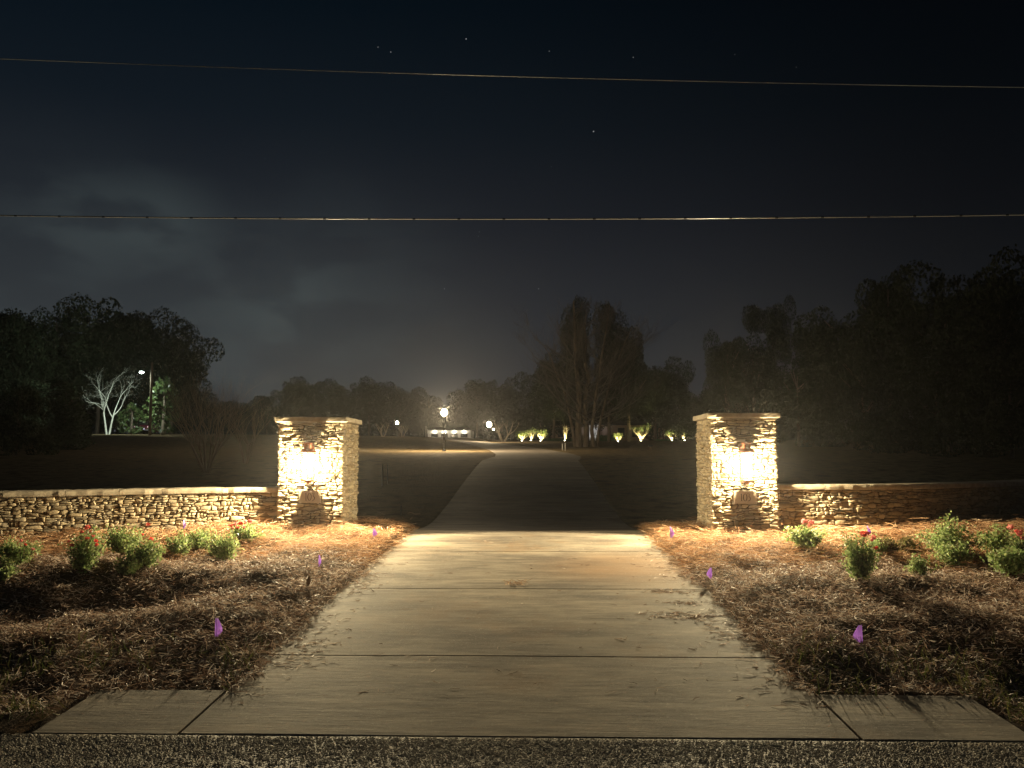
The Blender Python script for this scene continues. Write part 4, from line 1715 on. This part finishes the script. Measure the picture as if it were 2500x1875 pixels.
big_bare(1428, 722, 62)
bare(262, 1057, 893, 80, 'uplit pale bare tree with spreading antler like limbs on the left lawn', 19, trunks=2, rad=.11, depth=5, spread=.75, up=.05, m='whitebark', mt='whitebark', wpx=135, kids=(2, 3), shrink=.74)
bare(505, 1150, 892, 26, 'twiggy brown bare thicket on the lawn behind the left wall', 21, trunks=9, rad=.03, depth=5, spread=.36, up=.20, m='brush', mt='brush', kids=(3, 3), wpx=270, lean=.3, name='bare_thicket', cat='thicket')
bare(600, 1150, 960, 30, 'sparse bare sapling clump close behind the left pillar', 22, trunks=5, rad=.022, depth=5, spread=.3, up=.25, m='brush', mt='brush', wpx=130, lean=.25, name='bare_thicket', cat='thicket')
bare(1826, 1100, 958, 30, 'thin bare sapling showing above the right pillar cap', 24, trunks=3, rad=.022, depth=4, spread=.3, up=.25, m='brush', mt='brush', wpx=110, lean=.2)
bare(934, 1067, 1028, 120, 'tiny bare tree left of the leftmost post lamp', 31, trunks=3, rad=.06, depth=3, spread=.3, up=.2, m='palebark', mt='palebark', wpx=38, lean=.3)
bare(982, 1067, 1030, 124, 'tiny bare tree right of the leftmost post lamp', 32, trunks=3, rad=.06, depth=3, spread=.3, up=.2, m='palebark', mt='palebark', wpx=34, lean=.3)
bare(1228, 1072, 1022, 104, 'small leaning bare tree right of the middle post lamp', 33, trunks=3, rad=.09, depth=3, spread=.5, up=.08, m='palebark', mt='palebark', wpx=70, lean=.6)

# magnolia with large glossy leaves, lit by the floodlight
def broadleaf(px, ptop, wpx, Y_, label):
    x = at(px, 1100, Y_).x
    zb = gz(x, Y_)
    h = at(px, ptop, Y_).z - zb
    w = wpx * Y_ / F
    t = thing('magnolia_tree', label, 'magnolia', (x, Y_, zb))
    b_ = MB()
    b_.tube([(0, 0, -.1), (.1, 0, h * .5), (0, 0, h * .9)], [.16, .1, .03], 7)
    b_.build('trunk', M['bark'], t)
    k = 1500
    z = RNG.uniform(.05, 1, k)
    z = z[vnoise(z * 9, RNG.uniform(0, 6, k), 3) > .35]
    k = len(z)
    a_ = RNG.uniform(0, 6.28, k)
    r = np.sqrt(RNG.uniform(.25, 1, k)) * np.sin(np.pi * np.clip(z * .82 + .16, 0, 1)) * w * .5
    P_ = np.stack([r * np.cos(a_), r * np.sin(a_), z * h], 1)
    P_ = P_[vnoise(P_[:, 0] * 2.2 + 9, P_[:, 2] * 1.8, 12) > .42]
    link('crown', leafmesh('crown', P_, .20, M['magnolia'], aspect=.5), t)


broadleaf(395, 915, 96, 80, 'glossy leaved evergreen catching the floodlight right of its pole')
broadleaf(318, 985, 70, 84, 'smaller glossy evergreen between the uplit bare tree and the floodlight pole')


# far wood closing the horizon behind the single trees
n = 60000
wx_ = RNG.uniform(-190, 190, n)
wy_ = 205 + RNG.normal(0, 4, n) + (wx_ / 190)**2 * -40
top_ = 5.5 + 2.5 * vnoise(wx_ * .09, wx_ * 0, 41) + 1.6 * vnoise(wx_ * .35, wx_ * 0, 42) + 5 * np.clip((np.abs(wx_ + 10) - 60) / 80, 0, 1)
wz_ = ground_z(wx_, wy_) + top_ * RNG.uniform(0, 1, n)**.8
me = leafmesh('woodland', np.stack([wx_, wy_, wz_], 1), .55, M['crown'], aspect=.7)
tag(link('woodland', me), 'low dark far wood that closes the horizon behind the single trees', 'woodland', kind='stuff')


# ------------------------------------------------------------------ lamps beyond the gate
def lamp_light(parent, loc, power, col, size=.05, spot=None, smooth=0.0, aim=None, blend=.5):
    ld = bpy.data.lights.new('lamp_light', 'SPOT' if spot else 'POINT')
    ld.energy = power
    ld.color = col
    ld.shadow_soft_size = size
    if spot:
        ld.spot_size = spot
        ld.spot_blend = blend
    if smooth:
        ld.use_nodes = True
        ln = ld.node_tree
        ln.nodes.clear()
        e = N(ln, 'ShaderNodeEmission')
        fo = N(ln, 'ShaderNodeLightFalloff')
        fo.inputs['Strength'].default_value = 1.0
        fo.inputs['Smooth'].default_value = smooth
        L(ln, fo.outputs['Quadratic'], e.inputs['Strength'])
        o_ = N(ln, 'ShaderNodeOutputLight')
        L(ln, e.outputs[0], o_.inputs[0])
    o = bpy.data.objects.new('lamp_light', ld)
    C.objects.link(o)
    o.parent = parent
    o.location = loc
    if aim is not None:
        o.rotation_euler = Vector(aim).to_track_quat('-Z', 'Y').to_euler()
    return o


def post_lamp(px, pbulb, Y_, label, power, gl=.16):
    x = at(px, 1100, Y_).x
    zb = gz(x, Y_)
    h = at(px, pbulb, Y_).z - zb
    t = thing('lamp_post', label, 'lamp post', (x, Y_, zb), 0, 'lit lamp posts along the drive')
    b_ = MB()
    b_.lathe([(.11, -.1), (.11, .04), (.075, .08), (.065, h * .42), (.075, h * .43), (.04, h * .46), (.035, h - gl - .04), (.07, h - gl - .02), (.07, h - gl)], n=12)
    b_.build('post', M['dark'], t)
    g_ = MB()
    prof = [(0.06, -gl)] + [(gl * .85 * math.sin(a_), -gl * math.cos(a_)) for a_ in [math.pi * (i + 2) / 12 for i in range(9)]] + [(0.04, gl)]
    g_.lathe(prof, (0, 0, h), 16)
    g_.build('globe', M['postlamp'], t, smooth=True)
    c_ = MB()
    c_.lathe([(gl * .6, h + gl * .98), (gl * .5, h + gl * 1.1), (.02, h + gl * 1.35), (0, h + gl * 1.4)], n=12)
    c_.build('lamp_cap', M['dark'], t)
    lamp_light(t, (0, 0, h), power, (1, .78, .48), gl * .5, smooth=1.0)
    return t


post_lamp(1084, 1007, 46, 'nearest and tallest lit lamp post, in the middle of the view', 3000, .20)
post_lamp(1194, 1036, 92, 'lit lamp post right of the tallest one beside the drive', 2000, .30)
post_lamp(969, 1032, 112, 'leftmost and faintest lit lamp post beside tiny bare trees', 330, .22)

# small white lamp just right of the second post
x = at(1205, 1048, 118)
t = thing('garden_lamp', 'tiny white garden lamp just right of the middle lamp post', 'lamp', (x.x, 118, gz(x.x, 118)))
h = x.z - gz(x.x, 118)
b = MB()
b.tube([(0, 0, -.05), (0, 0, h - .1)], .03, 6)
b.build('post', M['dark'], t)
b = MB()
b.lathe([(0, -.12), (.09, -.08), (.12, 0), (.09, .08), (0, .12)], (0, 0, h), 10)
b.build('globe', M['wallglow'], t)
lamp_light(t, (0, 0, h), 25, (1, .9, .75), .05)

# floodlight on a utility pole, left
Yp = 74
x = at(366, 1050, Yp).x
zb = gz(x, Yp)
hp = at(366, 885, Yp).z - zb
t = thing('utility_pole', 'wooden utility pole carrying the bright floodlight on the left lawn', 'utility pole', (x, Yp, zb))
b = MB()
b.tube([(0, 0, -.3), (0, 0, hp)], [.14, .10], 10)
b.build('pole', M['wood'], t)
fl = at(346, 908, Yp)
fz = fl.z - zb
fx = fl.x - x
b = MB()
b.tube([(0, 0, fz + .1), (fx * .5, 0, fz + .18), (fx, 0, fz + .1)], .03, 6)
arm = b.build('arm', M['dark'], t)
b = MB()
b.box(-.24, .24, -.16, .16, -.02, .12, .03)
hd_ = b.build('lamp_head', M['dark'], t, (fx, 0, fz + .02))
b = MB()
b.lathe([(.0, -.16), (.12, -.12), (.19, -.02), (.19, .0)], (0, 0, 0), 12)
b.build('lens', M['coldlamp'], hd_)
tgt = Vector((at(262, 1000, 80).x, 80, 3 + gz(-41, 80))) - fl
lamp_light(t, (fx, -.05, fz - .25), 5200, (.84, 1.0, .90), .12, spot=R(100), aim=tgt, blend=.7)
lamp_light(t, (fx, -.05, fz - .25), 550, (.85, 1.0, .86), .12, spot=R(150), aim=(.45, .6, -.5), blend=.8)

# parked car under the pole
def car(px, Y_, label):
    x = at(px, 1060, Y_).x
    t = thing('parked_car', label, 'car', (x, Y_, gz(x, Y_)), R(8))
    w, l_, hh = .86, 2.1, 1.42
    b_ = MB()
    secs = [(-l_, .45, .80, .80), (-l_ + .12, .32, .96, .90), (-1.35, .28, 1.0, .98), (1.2, .28, .92, 1.0), (l_ - .1, .32, .80, .92), (l_, .45, .65, .78)]
    vs = []
    for (y_, z0_, z1_, s_) in secs:
        vs += [(-w * s_, y_, z0_), (-w * s_ * 1.02, y_, (z0_ + z1_) / 2), (-w * s_ * .9, y_, z1_), (w * s_ * .9, y_, z1_), (w * s_ * 1.02, y_, (z0_ + z1_) / 2), (w * s_, y_, z0_)]
    fs = [(5, 4, 3, 2, 1, 0), tuple(range(30, 36))]
    for i in range(5):
        for k in range(6):
            fs.append((i * 6 + k, i * 6 + (k + 1) % 6, i * 6 + 6 + (k + 1) % 6, i * 6 + 6 + k))
    b_.add(vs, fs)
    body = b_.build('body', M['paint'], t)
    c_ = MB()
    c_.add([(-.74, -1.55, .97), (.74, -1.55, .97), (.74, 1.0, .95), (-.74, 1.0, .95), (-.58, -1.05, hh), (.58, -1.05, hh), (.58, .35, hh), (-.58, .35, hh)],
           [(0, 1, 5, 4), (1, 2, 6, 5), (2, 3, 7, 6), (3, 0, 4, 7)])
    c_.build('windows', M['pane'], t)
    r = MB()
    r.box(-.60, .60, -1.08, .38, hh - .005, hh + .035, .02)
    r.build('roof', M['paint'], t)
    for sx in (-1, 1):
        for y_ in (-1.3, 1.3):
            wb = MB()
            wb.tube([(sx * .70, y_, .32), (sx * .88, y_, .32)], .32, 16)
            wh = wb.build('wheel', M['rubber'], t)
            rb = MB()
            rb.tube([(sx * .86, y_, .32), (sx * .895, y_, .32)], .19, 12)
            rb.build('rim', M['chrome'], wh)
        tb = MB()
        tb.box(sx * .70 - .13, sx * .70 + .13, -l_ - .025, -l_ + .03, .68, .82, .01)
        tb.build('tail_light', M['tail'], t)
    nb = MB()
    nb.box(-.26, .26, -l_ - .03, -l_ + .01, .5, .63, .005)
    nb.build('number_plate', M['plate'], t)
    bp = MB()
    bp.box(-.78, .78, -l_ - .06, -l_ + .06, .34, .46, .02)
    bp.build('bumper', M['chrome'], t)


car(361, 92, 'small dark red car parked rear-on beneath the utility pole')


# uplit crape myrtles in front of the house ---------------------------------
def myrtle(px, ptop, Y_, label, seed, power, foliage=True, wpx=26):
    x = at(px, 1100, Y_).x
    zb = gz(x, Y_)
    h = at(px, ptop, Y_).z - zb
    t = thing('crape_myrtle', label, 'crape myrtle', (x, Y_, zb), 0, 'uplit crape myrtles in front of the house')
    rg = random.Random(seed)
    tb = MB()
    tips = []
    for k in range(6):
        a_ = k * 1.05 + rg.uniform(0, .5)
        rr = wpx * Y_ / F * .5
        e = Vector((math.cos(a_) * rr * rg.uniform(.4, .9), math.sin(a_) * rr * .6, h * rg.uniform(.55, .75)))
        m_ = e * .5 + Vector((-e.x * .2, -e.y * .2, 0))
        tb.tube([(math.cos(a_) * .05, math.sin(a_) * .05, -.05), m_, e], [.06, .045, .025], 6)
        for j in range(3):
            q = e + Vector((rg.gauss(0, .16), rg.gauss(0, .16), rg.uniform(.1, .3) * h))
            tb.tube([e, q], [.022, .010], 4)
            tips.append(q)
    tb.build('trunks', M['palebark'], t)
    if foliage:
        T = np.array([tuple(q) for q in tips])
        k = 420
        P_ = T[RNG.integers(0, len(T), k)] + RNG.normal(0, .20, (k, 3))
        link('foliage', leafmesh('foliage', P_[::2], .075, M['leaf'], aspect=.6), t)
    u = thing('garden_uplight', 'small ground spotlight glowing at the foot of the ' + label.split(' crape')[0] + ' myrtle', 'spotlight', (x - .1, Y_ - .45, zb), 0, 'ground spotlights under the myrtles')
    ub = MB()
    ub.lathe([(.07, -.02), (.08, .03), (.07, .10)], n=10)
    ub.build('housing', M['dark'], u)
    ul = MB()
    ul.lathe([(.065, .102), (.05, .13), (0, .14)], n=10)
    ul.build('lens', M['wallglow'], u)
    lamp_light(u, (0, -.05, .2), power * 2.4, (1, .86, .36), .04, spot=R(110), aim=(.04, .45, 1), blend=.6)
    return t


myrtle(1276, 1059, 100, 'leftmost bright yellow crape myrtle by the drive', 1, 160)
myrtle(1322, 1054, 100, 'bright white footed crape myrtle, third light from left', 2, 260)
myrtle(1298, 1050, 104, 'slightly taller green crape myrtle between the two leftmost', 7, 120)
myrtle(1380, 1036, 112, 'tall slim crape myrtle with glowing trunks left of the big bare tree', 3, 240, False, 18)
myrtle(1510, 1060, 106, 'smallest crape myrtle with a glowing base right of the big bare tree', 4, 150)
myrtle(1566, 1040, 108, 'widest leafy crape myrtle with a lit fan of branches', 5, 300, True, 44)
myrtle(1641, 1056, 106, 'left one of the paired crape myrtles beside the right pillar', 6, 170, True, 28)
myrtle(1672, 1056, 106, 'right one of the paired crape myrtles beside the right pillar', 8, 170, True, 28)


def hedge(px0, px1, ptop, Y_, label, n=2600):
    a_ = at(px0, 1080, Y_).x
    c_ = at(px1, 1080, Y_).x
    cx = (a_ + c_) / 2
    zb = gz(cx, Y_)
    h = at((px0 + px1) / 2, ptop, Y_).z - zb
    w = c_ - a_
    P_ = np.stack([RNG.uniform(-.5, .5, n) * w, RNG.uniform(-.5, .5, n) * .9, RNG.uniform(0, 1, n)], 1)
    P_[:, 2] *= h * (.8 + .25 * vnoise(P_[:, 0] * 1.3, P_[:, 0] * 0, 5))
    t = thing('hedge', label, 'hedge', (cx, Y_, zb), 0, 'low hedges in front of the house')
    link('foliage', leafmesh('foliage', P_, .07, M['hedge'], aspect=.7), t)
    b_ = MB()
    for i in range(int(w / .5) + 1):
        b_.tube([(-w / 2 + i * .5, 0, -.05), (-w / 2 + i * .5, 0, h * .6)], .02, 4)
    b_.build('stems', M['stem'], t)


hedge(1335, 1404, 1070, 115, 'low green hedge left of the big bare tree trunks')
hedge(1456, 1500, 1062, 114, 'pale green hedge right of the big bare tree trunks')
hedge(1600, 1634, 1072, 112, 'short dim hedge left of the paired myrtles', 900)


# buildings -----------------------------------------------------------------
def building(name, label, px0, px1, pbase_off, wall_h, Y_, depth, wallm, roofh, wins, doors=(), cat='house', eave=.4):
    x0 = at(px0, 1080, Y_).x
    x1 = at(px1, 1080, Y_).x
    cx = (x0 + x1) / 2
    w = (x1 - x0) / 2
    zb = gz(cx, Y_) + pbase_off
    t = thing(name, label, cat, (cx, Y_, zb))
    b_ = MB()
    b_.box(-w, w, 0, depth, -.6, wall_h)
    wl = b_.build('wall', wallm, t)
    r = MB()
    e = eave
    r.add([(-w - e, -e, wall_h - .02), (w + e, -e, wall_h - .02), (w + e, depth + e, wall_h - .02), (-w - e, depth + e, wall_h - .02),
           (-w - e, -e, wall_h + .12), (w + e, -e, wall_h + .12), (w + e, depth + e, wall_h + .12), (-w - e, depth + e, wall_h + .12),
           (-w * .75, depth / 2, wall_h + roofh), (w * .75, depth / 2, wall_h + roofh)],
          [(3, 2, 1, 0), (0, 1, 5, 4), (1, 2, 6, 5), (2, 3, 7, 6), (3, 0, 4, 7), (4, 5, 9, 8), (5, 6, 9), (6, 7, 8, 9), (7, 4, 8)])
    r.build('roof', M['roof'], t)
    for (u, z0_, ww, hh) in wins:
        f = MB()
        x = u * w
        for bx in ((x - ww / 2 - .07, x - ww / 2, z0_, z0_ + hh), (x + ww / 2, x + ww / 2 + .07, z0_, z0_ + hh), (x - ww / 2 - .07, x + ww / 2 + .07, z0_ + hh, z0_ + hh + .07), (x - ww / 2 - .1, x + ww / 2 + .1, z0_ - .07, z0_)):
            f.box(bx[0], bx[1], -.06, .01, bx[2], bx[3])
        wf = f.build('window', M['dark'], t)
        p = MB()
        p.box(x - ww / 2, x + ww / 2, -.02, .01, z0_, z0_ + hh)
        p.build('pane', M['pane'], wf)
    return t, w


# white garage with four wall lamps
Yg = 150
t, w = building('garage', 'long low white building with four bright wall lamps beyond the tallest lamp post', 1044, 1150, 0, 1.35, Yg, 7, M['white'], .7,
                [(-.68, .1, 1.1, .55), (-.23, .1, 1.1, .55), (.23, .1, 1.1, .55), (.68, .1, 1.1, .55)], cat='garage', eave=.25)
for u in (-.68, -.23, .23, .68):
    lf = MB()
    lf.box(u * w - .08, u * w + .08, -.22, -.03, 1.0, 1.2, .02)
    lt_ = lf.build('wall_lamp', M['wallglow'], t)
    lamp_light(t, (u * w, -.45, 1.12), 26, (1, .88, .68), .1)

Yh = 128
t, w = building('house', 'dim tan house behind the uplit myrtles and big bare tree', 1345, 1600, -.1, 2.5, Yh, 9, M['brick'], 2.2,
                [(-.8, .7, .9, 1.3), (-.55, .7, .9, 1.3), (-.3, .7, .9, 1.3), (.35, .7, .9, 1.3), (.62, .7, .9, 1.3), (.86, .7, .9, 1.3)])
dm = MB()
dm.box(-.15 * w - .5, -.15 * w + .5, -.05, .01, -.1, 2.1, .01)
dd = dm.build('door', M['white'], t)
hm = MB()
hm.box(-.15 * w + .36, -.15 * w + .42, -.10, -.04, .95, 1.1, .01)
hm.build('handle', M['chrome'], dd)
for u in (-.26, -.19, -.10):
    cm_ = MB()
    cm_.lathe([(.16, -.1), (.16, .05), (.11, .1), (.10, 2.25), (.15, 2.35), (.15, 2.48)], (u * w, -1.0, 0), 12)
    cm_.build('porch_column', M['white'], t)
pm = MB()
pm.box(-.34 * w, .0 * w, -1.25, -.42, 2.5, 2.58)
pm.build('porch_roof', M['roof'], t)
lamp_light(t, (-.18 * w, -2.2, .3), 130, (.95, .95, 1), .1, spot=R(120), aim=(0, .6, 1))
vb = MB()
vb.box(-.08 * w - .12, -.08 * w + .12, -1.06, -.98, 1.5, 1.8, .02)
vb.build('violet_light', M['purple'], t)

# garden wall segment at right of house
x0 = at(1608, 1080, 126).x
x1 = at(1640, 1080, 126).x
zb = gz(x0, 126)
b = MB()
rough_block(b, 0, x1 - x0, 0, .3, -.2, 1.9, .02, .4, 3)
o = b.build('garden_wall', M['brick'], None, (x0, 126, zb))
tag(o, 'short dim tan garden wall between the house and the paired myrtles', 'wall')


# stakes, posts --------------------------------------------------------------
def stake(px, ptop, pbot, label, group, wpx=1.8, m='stake'):
    p = on_ground(px, pbot)
    d = p.y
    h = at(px, ptop, d).z - p.z
    t = MB()
    r = max(.008, wpx * d / F / 2)
    t.box(-r, r, -r, r, -.1, h, r * .3)
    o = t.build('survey_stake', M[m], None, (p.x, p.y, gz(p.x, p.y)))
    tag(o, label, 'stake', group)


stake(933, 1134, 1187, 'left one of two thin pale stakes on the dark lawn beside the left pillar', 'pale survey stakes on the lawns')
stake(946, 1134, 1182, 'right one of two thin pale stakes on the dark lawn beside the left pillar', 'pale survey stakes on the lawns')
stake(979, 1234, 1259, 'short single stake on the dark lawn just left of the drive', 'pale survey stakes on the lawns', 1.2)
stake(1373, 1083, 1099, 'left one of two small stakes on the lawn right of the drive', 'pale survey stakes on the lawns')
stake(1380, 1082, 1100, 'right one of two small stakes on the lawn right of the drive', 'pale survey stakes on the lawns')
p = on_ground(1588, 1098)
b = MB()
hh = at(1588, 1086, p.y).z - p.z
b.box(-.05, .05, -.05, .05, -.1, hh * .6, .01)
o = thing('mailbox', 'small dark post box standing on the lawn right of the big bare tree', 'post box', (p.x, p.y, gz(p.x, p.y)))
b.build('post', M['wood'], o)
b = MB()
b.box(-.12, .12, -.2, .2, hh * .6, hh, .03)
b.build('box', M['dark'], o)
x = at(1040, 1063, 135).x
b = MB()
b.tube([(0, 0, -.1), (0, 0, at(1040, 1040, 135).z - gz(x, 135))], .06, 8)
o = b.build('white_post', M['stake'], None, (x, 135, gz(x, 135)))
tag(o, 'thin white post standing at the left end of the white garage', 'post')


# ------------------------------------------------------------------ air
HAZE = .00055  # haze volume added to put halos round the lamps and lift the dark trees
b = MB()
b.box(-300, 300, -60, 350, -2.5, 26)
m = bpy.data.materials.new('haze')
m.use_nodes = True
t = m.node_tree
t.nodes.clear()
pv = N(t, 'ShaderNodeVolumePrincipled')
pv.inputs['Color'].default_value = (.9, .9, .9, 1)
pv.inputs['Density'].default_value = HAZE
pv.inputs['Anisotropy'].default_value = .86
o_ = N(t, 'ShaderNodeOutputMaterial')
L(t, pv.outputs[0], o_.inputs['Volume'])
o = b.build('haze', m)
tag(o, 'thin haze added to give the lamps a glow, filling the air around the gate and lawns', 'haze', kind='stuff')
